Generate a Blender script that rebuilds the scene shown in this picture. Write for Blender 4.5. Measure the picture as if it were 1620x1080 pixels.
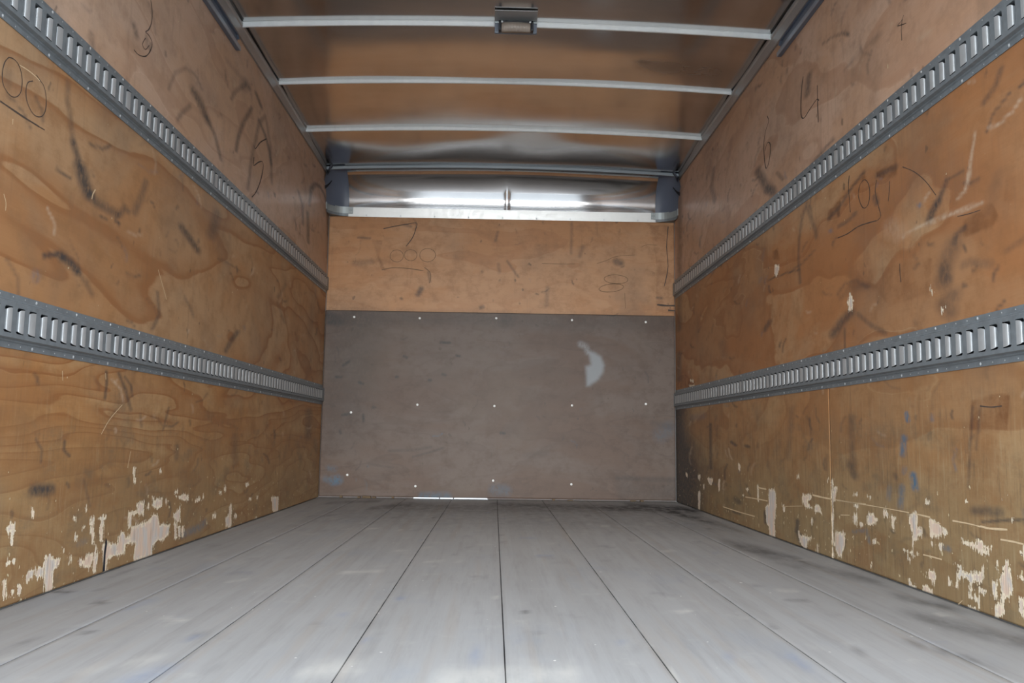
import bpy, math, random
import numpy as np
from mathutils import Vector, Matrix
for o in list(bpy.data.objects): bpy.data.objects.remove(o)
S = bpy.context.scene
COL = S.collection
R = math.radians
random.seed(7)
# ------------------------------------------------------------------ camera
YAW, PIT, ROL, HC = 0.01954, 0.10983, 0.01441, 0.41123
fw = Vector((math.sin(YAW)*math.cos(PIT), math.cos(YAW)*math.cos(PIT), math.sin(PIT)))
rt = fw.cross(Vector((0, 0, 1))).normalized(); up = rt.cross(fw)
r2 = math.cos(ROL)*rt + math.sin(ROL)*up; u2 = -math.sin(ROL)*rt + math.cos(ROL)*up
cd = bpy.data.cameras.new('camera'); co = bpy.data.objects.new('camera', cd); COL.objects.link(co)
m = Matrix.Identity(4)
for i in range(3):
    m[i][0] = r2[i]; m[i][1] = u2[i]; m[i][2] = -fw[i]; m[i][3] = (0, 0, HC)[i]
co.matrix_world = m
cd.sensor_width = 36; cd.lens = 36*1351.27/1620; cd.clip_start = 0.02
S.camera = co
# ------------------------------------------------------------------ light and exposure
w = bpy.data.worlds.new('overcast_sky'); S.world = w; w.use_nodes = True
bg = w.node_tree.nodes['Background']
bg.inputs['Color'].default_value = (0.80, 0.90, 1.0, 1); bg.inputs['Strength'].default_value = 3.4
def lamp(name, kind, energy, loc=(0, 0, 0), aim=None, color=(1, 1, 1), **kw):
    l = bpy.data.lights.new(name, kind); l.energy = energy; l.color = color
    for k, v in kw.items(): setattr(l, k, v)
    o = bpy.data.objects.new(name, l); COL.objects.link(o); o.location = loc
    if aim is not None: o.rotation_euler = Vector(aim).to_track_quat('-Z', 'Y').to_euler()
    return o
# broad soft sun added behind the camera as fill for the front wall
lamp('fill_sun', 'SUN', 3.2, aim=(0.02, 1, -0.16), color=(1.0, 0.95, 0.88), angle=R(50))
# daylight portal in the rear opening (only guides the sky's sampling)
po = lamp('door_portal', 'AREA', 1.0, loc=(0.034, 0.90, 1.02), aim=(0, 1, 0), shape='RECTANGLE', size=2.02, size_y=2.1)
po.data.cycles.is_portal = True
vs = S.view_settings
vs.view_transform = 'Standard'; vs.look = 'None'; vs.exposure = 0.75; vs.gamma = 1.0; vs.use_curve_mapping = False
# ------------------------------------------------------------------ helpers
def tag(o, label=None, cat=None, group=None, kind=None):
    if label: o['label'] = label
    if cat: o['category'] = cat
    if group: o['group'] = group
    if kind: o['kind'] = kind
    return o
def link(name, me, mat=None, parent=None, kind=None):
    o = bpy.data.objects.new(name, me); COL.objects.link(o)
    if mat is not None and not me.materials: me.materials.append(mat)
    if parent is not None: o.parent = parent
    if kind: o['kind'] = kind
    return o
def mesh(name, v, f, smooth=False):
    me = bpy.data.meshes.new(name); me.from_pydata([tuple(map(float, a)) for a in v], [], f); me.update()
    if smooth: me.polygons.foreach_set('use_smooth', [True]*len(me.polygons))
    return me
class MB:
    def __init__(s): s.v = []; s.f = []
    def add(s, v, f):
        n = len(s.v); s.v += list(v); s.f += [tuple(i+n for i in q) for q in f]; return s
    def box(s, x0, x1, y0, y1, z0, z1, b=0.0):
        if b <= 0:
            v = [(x, y, z) for x in (x0, x1) for y in (y0, y1) for z in (z0, z1)]
            return s.add(v, [(0, 1, 3, 2), (4, 6, 7, 5), (0, 4, 5, 1), (2, 3, 7, 6), (0, 2, 6, 4), (1, 5, 7, 3)])
        import bmesh
        bm = bmesh.new(); bmesh.ops.create_cube(bm, size=1)
        for q in bm.verts: q.co = Vector(((x0+x1)/2+q.co.x*(x1-x0), (y0+y1)/2+q.co.y*(y1-y0), (z0+z1)/2+q.co.z*(z1-z0)))
        bmesh.ops.bevel(bm, geom=bm.edges[:], offset=b, segments=2, affect='EDGES', profile=0.6)
        bm.verts.index_update()
        s.add([tuple(q.co) for q in bm.verts], [tuple(q.index for q in f.verts) for f in bm.faces]); bm.free(); return s
    def sweep(s, prof, path, closed=False):
        # prof: callable(point index)->list of 3D points
        rows = [prof(i) for i in range(path)]; n = len(rows[0]); v = [q for r_ in rows for q in r_]; f = []
        for i in range(path-1):
            for j in range(n if closed else n-1):
                k = (j+1) % n; f.append((i*n+j, i*n+k, (i+1)*n+k, (i+1)*n+j))
        if closed: f += [tuple(range(n)), tuple(reversed(range((path-1)*n, path*n)))]
        return s.add(v, f)
    def build(s, name, mat, parent=None, kind=None, smooth=False):
        return link(name, mesh(name, s.v, s.f, smooth), mat, parent, kind)
# ------------------------------------------------------------------ node helpers
class NT:
    def __init__(s, name):
        s.m = bpy.data.materials.new(name); s.m.use_nodes = True; s.t = s.m.node_tree
        s.b = s.t.nodes['Principled BSDF']
    def n(s, typ, ins=None, **kw):
        q = s.t.nodes.new(typ)
        for k, v in kw.items(): setattr(q, k, v)
        for k, v in (ins or {}).items(): s.set(q.inputs[k], v)
        return q
    def set(s, sock, v):
        if isinstance(v, bpy.types.NodeSocket): s.t.links.new(v, sock)
        elif isinstance(v, (tuple, list)) and sock.type == 'RGBA' and len(v) == 3: sock.default_value = (*v, 1)
        else: sock.default_value = v
    def math(s, op, a, b=0.0, c=None, clamp=False):
        q = s.n('ShaderNodeMath', operation=op, use_clamp=clamp); s.set(q.inputs[0], a); s.set(q.inputs[1], b)
        if c is not None: s.set(q.inputs[2], c)
        return q.outputs[0]
    def sm(s, x, lo, hi):
        q = s.n('ShaderNodeMapRange', interpolation_type='SMOOTHSTEP'); s.set(q.inputs[0], x); s.set(q.inputs[1], lo); s.set(q.inputs[2], hi)
        return q.outputs[0]
    def mix(s, f, a, b, mode='MIX'):
        q = s.n('ShaderNodeMix', data_type='RGBA', blend_type=mode); s.set(q.inputs[0], f); s.set(q.inputs[6], a); s.set(q.inputs[7], b)
        return q.outputs[2]
    def noise(s, vec, scale=1, detail=3, rough=.5, dist=0):
        q = s.n('ShaderNodeTexNoise'); s.set(q.inputs['Vector'], vec)
        q.inputs['Scale'].default_value = scale; q.inputs['Detail'].default_value = detail; q.inputs['Roughness'].default_value = rough; q.inputs['Distortion'].default_value = dist
        return q.outputs['Fac']
    def scl(s, vec, k, add=(0, 0, 0)):
        q = s.n('ShaderNodeVectorMath', operation='MULTIPLY_ADD'); s.set(q.inputs[0], vec); q.inputs[1].default_value = k; q.inputs[2].default_value = add
        return q.outputs[0]
    def attr(s, name): return s.n('ShaderNodeAttribute', attribute_name=name).outputs['Fac']
    def pos(s, order):
        g = s.n('ShaderNodeNewGeometry').outputs['Position']; x = s.n('ShaderNodeSeparateXYZ', {0: g}); c = s.n('ShaderNodeCombineXYZ')
        for i, a in enumerate(order): s.t.links.new(x.outputs['XYZ'.index(a)], c.inputs[i])
        return c.outputs[0], x.outputs[2]
    def bump(s, h, strength=.3, dist=.002, prev=None):
        q = s.n('ShaderNodeBump'); q.inputs['Strength'].default_value = strength; q.inputs['Distance'].default_value = dist; s.set(q.inputs['Height'], h)
        if prev is not None: s.set(q.inputs['Normal'], prev)
        return q.outputs[0]
    def out(s, **kw):
        for k, v in kw.items(): s.set(s.b.inputs[k.replace('_', ' ')], v)
        return s.m
def plain(name, col, rough=.5, metal=0.0, var=.12, scale=25, bump=0.0):
    t = NT(name); p, z = t.pos('XYZ'); n = t.noise(p, scale, 4)
    c = t.mix(n, tuple(a*(1-var) for a in col), tuple(min(1, a*(1+var)) for a in col))
    kw = dict(Base_Color=c, Roughness=t.math('MULTIPLY_ADD', n, .2, rough-.1), Metallic=metal)
    if bump: kw['Normal'] = t.bump(n, bump, .001)
    return t.out(**kw)
def plywood(name, order, light, mid, dark, seed=0.0, rings=9.0, ring_amt=.55, dirt=0.0, chips=True, spec=.35, redness=.5, gx=.55, gz=2.4, streak=.12, rough=.5, rubc=(.55, .42, .30)):
    light, mid, dark = [(a, b*.95, c_*.95) for a, b, c_ in (light, mid, dark)]
    t = NT(name); p, z = t.pos(order)
    h = t.noise(t.scl(p, (gx, gz, 1), (seed, seed*2.3, seed)), 1, 3.0, .48, .35)
    fine = t.noise(t.scl(p, (7, 40, 1), (seed, 0, 0)), 1, 3, .65)
    wob = t.noise(t.scl(p, (5, 9, 1), (seed, 2, 0)), 1, 2, .5)
    hr = t.math('MULTIPLY_ADD', fine, .10, t.math('MULTIPLY_ADD', wob, .22, t.math('MULTIPLY', h, rings)))
    ph = t.math('FRACT', hr)
    late = t.math('MULTIPLY', t.math('ADD', t.math('MULTIPLY', t.sm(ph, .30, .90), .45), t.math('MULTIPLY', t.sm(ph, .78, .93), .65)), t.math('SUBTRACT', 1.0, t.sm(ph, .95, 1.0)))
    blotch = t.noise(t.scl(p, (1.3, 2.6, 1), (seed*1.7, seed, 3)), 1, 5, .62, .6)
    c = t.mix(t.sm(blotch, .42, .62), light, mid)
    late = t.math('MULTIPLY', late, t.math('MULTIPLY_ADD', blotch, .8, .6), clamp=True)
    c = t.mix(t.math('MULTIPLY', late, ring_amt), c, dark)
    band = t.math('FLOOR', hr)                                    # each growth band has its own tint
    wn = t.n('ShaderNodeTexWhiteNoise', noise_dimensions='1D'); t.set(wn.inputs['W'], t.math('ADD', band, seed))
    c = t.mix(t.math('MULTIPLY', t.math('POWER', wn.outputs[0], 2.0), redness), c, tuple(.45*a+.55*b for a, b in zip(mid, dark)))
    fib = t.noise(t.scl(p, (9, 260, 1)), 1, 2, .6); c = t.mix(t.math('MULTIPLY', fib, .20), c, tuple(a*.55 for a in dark))
    mask = t.sm(t.noise(t.scl(p, (3, 1.5, 1), (2, seed, 0)), 1, 3, .6), .42, .65)
    ver = t.noise(t.scl(p, (70, 3.5, 1)), 1, 5, .7); c = t.mix(t.math('MULTIPLY', t.math('MULTIPLY', t.sm(ver, .50, .75), mask), streak), c, tuple(min(1, a*1.25) for a in light))
    dv = t.noise(t.scl(p, (48, 2.6, 1), (9, 4, 0)), 1, 5, .7)
    c = t.mix(t.math('MULTIPLY', t.math('MULTIPLY', t.sm(dv, .52, .74), mask), streak*2.6), c, (.12, .085, .06))
    mott = t.noise(t.scl(p, (11, 13, 1), (seed, 5, 0)), 1, 6, .7); c = t.mix(t.math('MULTIPLY', t.sm(mott, .44, .70), .55), c, tuple(a*.62 for a in mid))
    grime = t.noise(t.scl(p, (2.2, 2.0, 1), (4+seed, 1, 0)), 1, 5, .62)
    c = t.mix(t.math('MULTIPLY', t.sm(grime, .47, .75), .36), c, (.15, .12, .095))
    spots = t.noise(t.scl(p, (22, 16, 1), (1, seed, 0)), 1, 2, .5); c = t.mix(t.math('MULTIPLY', t.sm(spots, .71, .77), .5), c, (.07, .055, .045))
    if dirt > 0:
        lo = t.math('MULTIPLY', t.math('SUBTRACT', 1.0, t.sm(z, .06, .62)), dirt)
        lo = t.math('MULTIPLY', lo, t.math('MULTIPLY_ADD', blotch, .8, .45), clamp=True)
        c = t.mix(lo, c, (.25, .195, .10))
        up2 = t.math('SUBTRACT', 1.0, t.sm(z, .35, .70))
        pat = t.noise(t.scl(p, (4.5, 7, 1), (seed, 8, 0)), 1, 6, .68, .4)
        c = t.mix(t.math('MULTIPLY', t.math('MULTIPLY', t.sm(pat, .46, .66), up2), .50), c, (.25, .115, .045))
        c = t.mix(t.math('MULTIPLY', t.math('MULTIPLY', t.sm(t.noise(t.scl(p, (5, 8, 1), (seed+3, 1, 0)), 1, 6, .7), .50, .70), up2), .40), c, (.115, .098, .070))
        vs2 = t.noise(t.scl(p, (85, 7, 1), (seed, 2, 5)), 1, 5, .72)
        c = t.mix(t.math('MULTIPLY', t.math('MULTIPLY', t.sm(vs2, .52, .70), up2), min(.45, streak*1.8)), c, (.10, .075, .05))
        c = t.mix(t.math('MULTIPLY', t.math('MULTIPLY', t.sm(vs2, .46, .34), up2), min(.3, streak*1.3)), c, (.44, .35, .21))
    c = t.mix(t.math('MULTIPLY', t.attr('stain'), t.math('MULTIPLY_ADD', t.sm(mott, .3, .65), .7, .25), clamp=True), c, (.17, .068, .027))
    nb = t.noise(t.scl(p, (70, 45, 1)), 1, 4, .65)
    c = t.mix(t.math('MULTIPLY', t.attr('blue'), t.math('MULTIPLY_ADD', t.sm(nb, .3, .6), .8, .15), clamp=True), c, (.065, .15, .235))
    c = t.mix(t.math('MULTIPLY', t.attr('dark'), t.math('MULTIPLY_ADD', t.sm(nb, .22, .62), .55, .50), clamp=True), c, (.05, .047, .047))
    c = t.mix(t.math('MULTIPLY', t.attr('rub'), t.math('MULTIPLY_ADD', t.sm(nb, .3, .6), .6, .35), clamp=True), c, rubc)
    nor = t.bump(fib, .12, .0006)
    if chips:
        jag = t.noise(t.scl(p, (150, 26, 1)), 1, 3, .6); jag2 = t.noise(t.scl(p, (45, 150, 1)), 1, 3, .6)
        e = t.math('ADD', t.attr('chip'), t.math('MULTIPLY', t.math('SUBTRACT', t.math('MULTIPLY_ADD', jag, 1.5, t.math('MULTIPLY', jag2, .5)), 1.0), .036))
        cm = t.sm(e, -.0012, .0012); inner = t.sm(e, .003, .012)
        sp = t.math('ADD', t.noise(t.scl(p, (62, 40, 1), (3, seed, 0)), 1, 2, .5), t.math('MULTIPLY', t.math('SUBTRACT', 1.0, t.sm(z, .02, .42)), .085))
        spm = t.sm(sp, .765, .785)
        ci = t.mix(t.sm(t.noise(t.scl(p, (26, 9, 1)), 1, 3, .6), .40, .62), (.70, .50, .39), (.55, .51, .50))
        cc = t.mix(t.math('MULTIPLY', inner, .8), (.86, .74, .55), ci)
        vg = t.noise(t.scl(p, (230, 8, 1)), 1, 2, .6); cc = t.mix(t.math('MULTIPLY', t.sm(vg, .5, .75), .45), cc, (.20, .12, .08))
        c = t.mix(spm, c, (.62, .50, .31)); c = t.mix(cm, c, cc)
        nor = t.bump(t.math('SUBTRACT', 1.0, t.math('MAXIMUM', cm, spm)), .8, .0016, nor)
        rg = t.math('MULTIPLY_ADD', cm, .3, rough)
    else:
        rg = rough; pm = t.sm(t.math('ADD', t.attr('chip'), t.math('MULTIPLY', t.math('SUBTRACT', nb, .5), .010)), -.016, .026)
        c = t.mix(t.math('MULTIPLY', pm, .9), c, (.29, .32, .345))
    t.b.inputs['Specular IOR Level'].default_value = spec
    return t.out(Base_Color=c, Roughness=rg, Normal=nor)
# ------------------------------------------------------------------ wear and painted shade tables, metres on each surface
MARKS = {
'L': {
 'write': [
  ([(2.628,1.783),(2.645,1.749),(2.643,1.713),(2.626,1.683),(2.604,1.664),(2.624,1.666),(2.651,1.66),(2.658,1.642),(2.637,1.608),(2.608,1.585),(2.562,1.57),(2.53,1.571)],0.0029,1),
  ([(2.607,1.646),(2.587,1.615),(2.612,1.61),(2.638,1.636)],0.0019,1),
  ([(4.026,1.822),(3.923,1.768),(3.85,1.712),(3.825,1.719)],0.0038,1),
  ([(3.834,1.667),(3.833,1.627),(3.905,1.665),(3.973,1.69),(3.989,1.662),(3.954,1.589),(3.894,1.52),(3.831,1.477)],0.0038,1),
  ([(1.895,1.255),(1.881,1.237),(1.875,1.212),(1.879,1.189),(1.894,1.176),(1.916,1.171),(1.937,1.178),(1.952,1.195),(1.955,1.219),(1.948,1.242),(1.931,1.257),(1.911,1.259),(1.895,1.255)],0.0018,1),
  ([(1.999,1.243),(1.98,1.232),(1.973,1.215),(1.976,1.193),(1.99,1.176),(2.015,1.165),(2.042,1.17),(2.059,1.185),(2.065,1.208),(2.059,1.236),(2.046,1.252),(2.032,1.257),(2.012,1.264)],0.0019,1),
  ([(1.876,1.143),(1.923,1.143),(1.972,1.143),(2.04,1.145)],0.0038,1),
  ([(2.04,1.145),(2.067,1.146)],0.0018,1),
 ],
 'dark': [
  ([(2.162,1.31),(2.166,1.26),(2.189,1.217),(2.21,1.165)],0.0094,0.4025),
  ([(2.21,1.163),(2.234,1.139),(2.26,1.107)],0.0118,0.69),
  ([(2.26,1.107),(2.286,1.076),(2.311,1.057)],0.022,0.8625),
  ([(2.311,1.057),(2.35,1.045),(2.428,1.044),(2.49,1.046)],0.015,0.575),
  ([(2.138,1.07),(2.17,1.068),(2.207,1.068)],0.0052,0.6325),
  ([(2.679,1.199),(2.653,1.146),(2.61,1.081)],0.0115,0.46),
  ([(2.499,1.044),(2.542,1.079),(2.561,1.074)],0.0098,0.5175),
  ([(2.393,1.011),(2.425,1.014)],0.0058,0.575),
  ([(2.485,1.025),(2.507,1.019)],0.006,0.805),
  ([(2.11,0.838),(2.163,0.854),(2.201,0.857)],0.0073,0.805),
  ([(2.195,0.854),(2.242,0.847),(2.278,0.834)],0.014,0.8625),
  ([(2.278,0.834),(2.332,0.811),(2.369,0.786)],0.009,0.4025),
  ([(3.007,1.131),(3.073,1.115),(3.17,1.089)],0.0163,0.7475),
  ([(3.375,1.279),(3.34,1.208),(3.315,1.177)],0.0193,0.46),
  ([(3.72,0.843),(3.638,0.798),(3.569,0.745)],0.0105,0.6325),
  ([(2.823,0.868),(2.85,0.795),(2.8,0.742)],0.0068,0.5175),
  ([(3.07,0.891),(3.125,0.865),(3.17,0.836)],0.006,0.4025),
  ([(2.489,0.578),(2.497,0.547),(2.492,0.501)],0.0048,0.69),
  ([(2.572,0.58),(2.623,0.536),(2.673,0.474)],0.0057,0.575),
  ([(2.144,0.261),(2.223,0.259)],0.0147,0.8625),
  ([(2.276,0.38),(2.276,0.357),(2.308,0.341)],0.0044,0.6325),
  ([(3.078,0.359),(3.079,0.314)],0.0089,0.4025),
  ([(2.981,0.49),(2.942,0.414)],0.0043,0.46),
  ([(2.399,0.272),(2.443,0.2)],0.0047,0.345),
  ([(2.746,0.462),(2.762,0.422)],0.0053,0.345),
  ([(5.225,0.542),(5.236,0.39)],0.0226,0.46),
  ([(3.759,0.391),(3.777,0.282)],0.0163,0.2875),
  ([(3.052,1.649),(3.123,1.637),(3.195,1.605)],0.0195,0.69),
  ([(3.194,1.609),(3.296,1.577),(3.38,1.509)],0.0095,0.575),
  ([(2.814,1.563),(2.861,1.642),(2.954,1.7),(3.047,1.719),(3.127,1.698)],0.0057,0.345),
  ([(2.907,1.491),(2.945,1.531),(3.019,1.587)],0.0071,0.46),
  ([(3.826,1.964),(3.91,1.938)],0.0112,0.7475),
  ([(3.764,1.872),(3.647,1.756),(3.592,1.673),(3.569,1.608)],0.0079,0.6325),
  ([(3.893,1.86),(4.001,1.831),(4.073,1.792),(4.127,1.733)],0.0097,0.69),
  ([(3.472,1.797),(3.528,1.856),(3.653,1.935),(3.723,1.949)],0.0069,0.46),
  ([(3.621,1.911),(3.686,1.955)],0.0176,0.46),
  ([(3.403,1.93),(3.515,1.934),(3.65,1.95)],0.0136,0.23),
  ([(3.09,1.687),(3.247,1.706)],0.0457,0.207),
  ([(4.994,1.763),(5.033,1.869),(5.143,1.932),(5.266,1.956),(5.425,1.947),(5.528,1.9),(5.589,1.716)],0.0102,0.69),
  ([(4.718,1.76),(4.834,1.71),(4.86,1.609)],0.0092,0.575),
  ([(4.966,1.704),(5.017,1.538)],0.0108,0.6325),
  ([(5.597,1.871),(5.615,1.532)],0.0108,0.46),
  ([(3.765,1.492),(3.799,1.65),(3.891,1.849),(3.99,1.923),(4.102,1.815),(4.157,1.64)],0.0076,0.46),
  ([(2.521,1.645),(2.543,1.625)],0.011,0.575),
  ([(2.616,1.65),(2.63,1.625)],0.0076,0.345),
  ([(2.266,1.49),(2.274,1.457)],0.0109,0.4025),
  ([(4.522,1.195),(4.377,1.103)],0.0086,0.345),
  ([(3.411,1.106),(3.552,1.109),(3.714,1.108)],0.0043,0.5175),
  ([(4.382,1.071),(4.53,0.992)],0.0107,0.2875),
  ([(1.9,1.22),(1.894,1.195)],0.0128,0.2875),
 ],
 'chip': [
  ([(2.051,0.193),(2.069,0.188),(2.071,0.17),(2.065,0.143),(2.06,0.144),(2.054,0.169),(2.04,0.181)],),
  ([(2.139,0.218),(2.153,0.209),(2.147,0.196),(2.139,0.207)],),
  ([(2.355,0.179),(2.368,0.177),(2.366,0.165),(2.357,0.167)],),
  ([(2.415,0.197),(2.432,0.194),(2.43,0.184),(2.418,0.189)],),
  ([(2.368,0.131),(2.389,0.124),(2.377,0.111),(2.364,0.12)],),
  ([(2.461,0.165),(2.474,0.163),(2.482,0.092),(2.471,0.095),(2.452,0.15)],),
  ([(2.497,0.162),(2.552,0.162),(2.539,0.151),(2.536,0.118),(2.536,0.089),(2.522,0.097),(2.512,0.131),(2.52,0.153)],),
  ([(2.405,0.149),(2.419,0.146),(2.417,0.135),(2.406,0.137)],),
  ([(2.714,0.159),(2.775,0.16),(2.754,0.181),(2.821,0.185),(2.818,0.143),(2.786,0.148),(2.728,0.151),(2.729,0.111),(2.708,0.117),(2.702,0.157)],),
  ([(2.886,0.167),(2.913,0.184),(2.968,0.184),(2.975,0.158),(2.933,0.15),(2.886,0.163)],),
  ([(3.104,0.178),(3.221,0.177),(3.219,0.156),(3.14,0.17)],),
  ([(3.08,0.117),(3.144,0.138),(3.153,0.086),(3.12,0.091)],),
  ([(3.092,0.086),(3.12,0.087),(3.129,0.031),(3.104,0.033)],),
  ([(3.135,0.069),(3.157,0.075),(3.159,0.031),(3.138,0.036)],),
  ([(3.17,0.065),(3.195,0.067),(3.195,0.027),(3.173,0.032)],),
  ([(2.729,0.111),(2.8,0.115),(2.883,0.12),(2.891,0.136),(2.936,0.13),(2.961,0.099),(3.052,0.086),(3.046,0.058),(3.006,0.039),(2.944,0.047),(2.916,0.031),(2.912,-0.005),(2.772,0.002),(2.764,0.054),(2.745,0.063),(2.694,0.062),(2.69,0.035),(2.641,0.038),(2.609,0.039),(2.578,0.036),(2.58,-0.004),(2.554,-0.003),(2.536,0.079),(2.556,0.083),(2.635,0.073),(2.663,0.104),(2.699,0.086),(2.726,0.08)],),
  ([(2.486,0.062),(2.497,0.087),(2.514,0.032),(2.503,0.005),(2.488,0.023)],),
  ([(2.398,0.059),(2.442,0.056),(2.443,0.071),(2.468,0.065),(2.488,0.049),(2.457,0.022),(2.434,0.038),(2.403,0.044)],),
  ([(2.04,0.101),(2.082,0.109),(2.081,0.098),(2.05,0.097)],),
  ([(2.219,0.093),(2.248,0.093),(2.277,0.076),(2.268,0.056),(2.267,-0.002),(2.233,-0),(2.225,0.034),(2.215,0.064)],),
  ([(2.132,0.063),(2.165,0.069),(2.22,0.069),(2.217,0.047),(2.185,0.041),(2.173,0.054),(2.135,0.041)],),
  ([(2.282,0.078),(2.298,0.076),(2.297,0.061),(2.273,0.06)],),
  ([(2.037,0.062),(2.048,0.063),(2.054,0.025),(2.043,0.027)],),
  ([(2.344,0.075),(2.354,0.074),(2.353,0.056),(2.34,0.056)],),
  ([(2.102,0.041),(2.12,0.035),(2.12,0.021),(2.104,0.021)],),
  ([(2.077,0.04),(2.09,0.035),(2.085,0.017),(2.076,0.021)],),
  ([(2.303,0.099),(2.315,0.097),(2.315,0.093),(2.304,0.094)],),
  ([(3.078,0.199),(3.112,0.199),(3.113,0.191),(3.085,0.192)],),
  ([(3.092,0.182),(3.221,0.177),(3.224,0.158),(3.134,0.171)],),
  ([(3.299,0.156),(3.358,0.157),(3.353,0.146),(3.301,0.143)],),
  ([(3.376,0.169),(3.392,0.17),(3.392,0.15),(3.379,0.151)],),
  ([(3.574,0.167),(3.613,0.165),(3.609,0.155),(3.579,0.157)],),
  ([(3.728,0.105),(3.758,0.101),(3.765,-0.002),(3.692,0.013),(3.678,0.049),(3.724,0.059)],),
  ([(3.507,0.083),(3.559,0.076),(3.554,0.063),(3.514,0.067)],),
  ([(3.799,0.055),(3.843,0.048),(3.837,0.034),(3.802,0.037)],),
  ([(4.412,0.087),(4.569,0.073),(4.57,-0.003),(4.461,0.007),(4.441,0.053)],),
  ([(3.946,0.18),(4.011,0.176),(4.004,0.164),(3.948,0.167)],),
  ([(4.137,0.011),(4.174,0.007),(4.169,-0.003),(4.139,-0)],),
  ([(4.14,0.109),(4.171,0.107),(4.168,0.09),(4.143,0.092)],),
  ([(4.013,0.11),(4.052,0.107),(4.054,0.096),(4.015,0.099)],),
  ([(3.641,0.182),(3.664,0.181),(3.66,0.159),(3.644,0.163)],),
  ([(2.719,0.294),(2.733,0.294),(2.737,0.245),(2.73,0.247)],),
  ([(2.928,0.279),(2.948,0.282),(2.95,0.272),(2.934,0.271)],),
  ([(2.848,0.167),(2.858,0.172),(2.861,0.154),(2.849,0.157)],),
  ([(2.887,0.194),(2.898,0.191),(2.895,0.182),(2.888,0.185)],),
  ([(3.001,0.174),(3.023,0.171),(3.019,0.161),(3.006,0.164)],),
 ],
 'blue': [
  ([(2.2,-0.096),(2.22,-0.111)],0.0065,0.4),
  ([(2.082,0.785),(2.077,0.776)],0.0123,0.35),
  ([(2.395,0.102),(2.431,0.106)],0.0089,0.25),
  ([(3.191,0.038),(3.378,0.045),(3.406,0.054)],0.0148,0.5),
 ],
 'rub': [
  ([(4.278,2.075),(4.615,2.262),(4.757,2.292)],0.0471,0.2),
 ],
 'stain': [
 ],
 'line': [
  ([(1.939,1.256),(1.971,1.259),(2.002,1.259),(2.029,1.256)],0.0024,1),
  ([(1.918,0.941),(1.929,0.924),(1.93,0.905)],0.0014,1),
  ([(2.348,1.078),(2.335,1.06),(2.331,1.045)],0.0028,1),
  ([(1.93,1.122),(1.93,1.109)],0.0017,1),
  ([(2.817,0.942),(2.903,0.856)],0.0025,1),
  ([(2.609,0.487),(2.531,0.442),(2.483,0.399)],0.0019,1),
  ([(2.484,0.574),(2.489,0.556)],0.0018,1),
  ([(2.238,0.562),(2.243,0.537)],0.0017,1),
  ([(2.691,0.347),(2.675,0.296)],0.0016,1),
 ],
},
'R': {
 'write': [
  ([(3.195,1.829),(3.218,1.776),(3.228,1.69),(3.199,1.661),(3.136,1.672),(3.064,1.682),(3.043,1.669)],0.0035,1),
  ([(3.054,1.733),(3.056,1.658),(3.054,1.589)],0.0029,1),
  ([(2.38,1.663),(2.395,1.653),(2.42,1.65),(2.367,1.632)],0.0019,1),
  ([(2.389,1.657),(2.397,1.63),(2.397,1.593)],0.0019,1),
  ([(3.64,1.84),(3.62,1.808),(3.665,1.779),(3.693,1.728),(3.687,1.656),(3.668,1.609),(3.631,1.622),(3.605,1.668),(3.611,1.705),(3.647,1.717),(3.679,1.693)],0.0032,1),
  ([(2.795,1.305),(2.804,1.268),(2.799,1.221),(2.795,1.177)],0.0023,1),
  ([(2.719,1.242),(2.728,1.216),(2.707,1.176),(2.681,1.161),(2.653,1.171),(2.643,1.206),(2.654,1.237),(2.679,1.255),(2.707,1.251),(2.719,1.242)],0.0022,1),
  ([(2.592,1.228),(2.604,1.194),(2.588,1.148),(2.572,1.107),(2.596,1.098)],0.0019,1),
  ([(2.505,1.197),(2.51,1.167),(2.519,1.138)],0.0019,1),
  ([(2.906,1.115),(2.821,1.11),(2.739,1.114),(2.663,1.107),(2.601,1.099)],0.0033,1),
  ([(2.421,1.215),(2.354,1.179),(2.292,1.132),(2.241,1.078)],0.0017,0.7),
  ([(2.139,0.992),(2.085,0.985),(2.034,0.981)],0.0019,1),
  ([(2.46,0.933),(2.46,0.903),(2.457,0.877)],0.0018,1),
  ([(2.075,0.5),(2.029,0.496),(1.985,0.497)],0.003,1),
 ],
 'dark': [
  ([(2.985,1.204),(2.886,1.22),(2.763,1.263),(2.683,1.282)],0.0068,0.575),
  ([(2.586,1.24),(2.512,1.233),(2.461,1.228)],0.0085,0.575),
  ([(2.991,1.866),(2.91,1.851),(2.815,1.821),(2.762,1.788)],0.0041,0.5175),
  ([(3.136,1.807),(3.159,1.742)],0.0136,0.6325),
  ([(3.794,1.639),(3.673,1.531),(3.572,1.467)],0.0159,0.69),
  ([(3.674,1.511),(3.586,1.485)],0.014,0.69),
  ([(2.926,1.476),(3.018,1.467),(3.127,1.453)],0.0087,0.575),
  ([(4.567,1.897),(4.619,1.813),(4.553,1.707)],0.011,0.46),
  ([(3.525,1.544),(3.458,1.495)],0.0067,0.5175),
  ([(4.215,1.934),(4.26,1.857)],0.0102,0.23),
  ([(2.797,1.813),(2.771,1.796)],0.0054,0.46),
  ([(2.538,1.679),(2.632,1.688)],0.0099,0.23),
  ([(2.734,1.69),(2.806,1.683)],0.008,0.2875),
  ([(2.183,1.103),(2.207,1.079),(2.235,1.055)],0.0085,0.575),
  ([(2.235,1.055),(2.264,1.038),(2.281,1.02)],0.013,0.8625),
  ([(2.183,1.103),(2.137,1.101),(2.103,1.1)],0.0051,0.46),
  ([(2.611,1.178),(2.597,1.155)],0.01,0.6325),
  ([(2.891,1.154),(2.824,1.152),(2.759,1.163)],0.0082,0.575),
  ([(2.108,0.955),(2.149,0.946),(2.161,0.93)],0.0082,0.6325),
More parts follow.
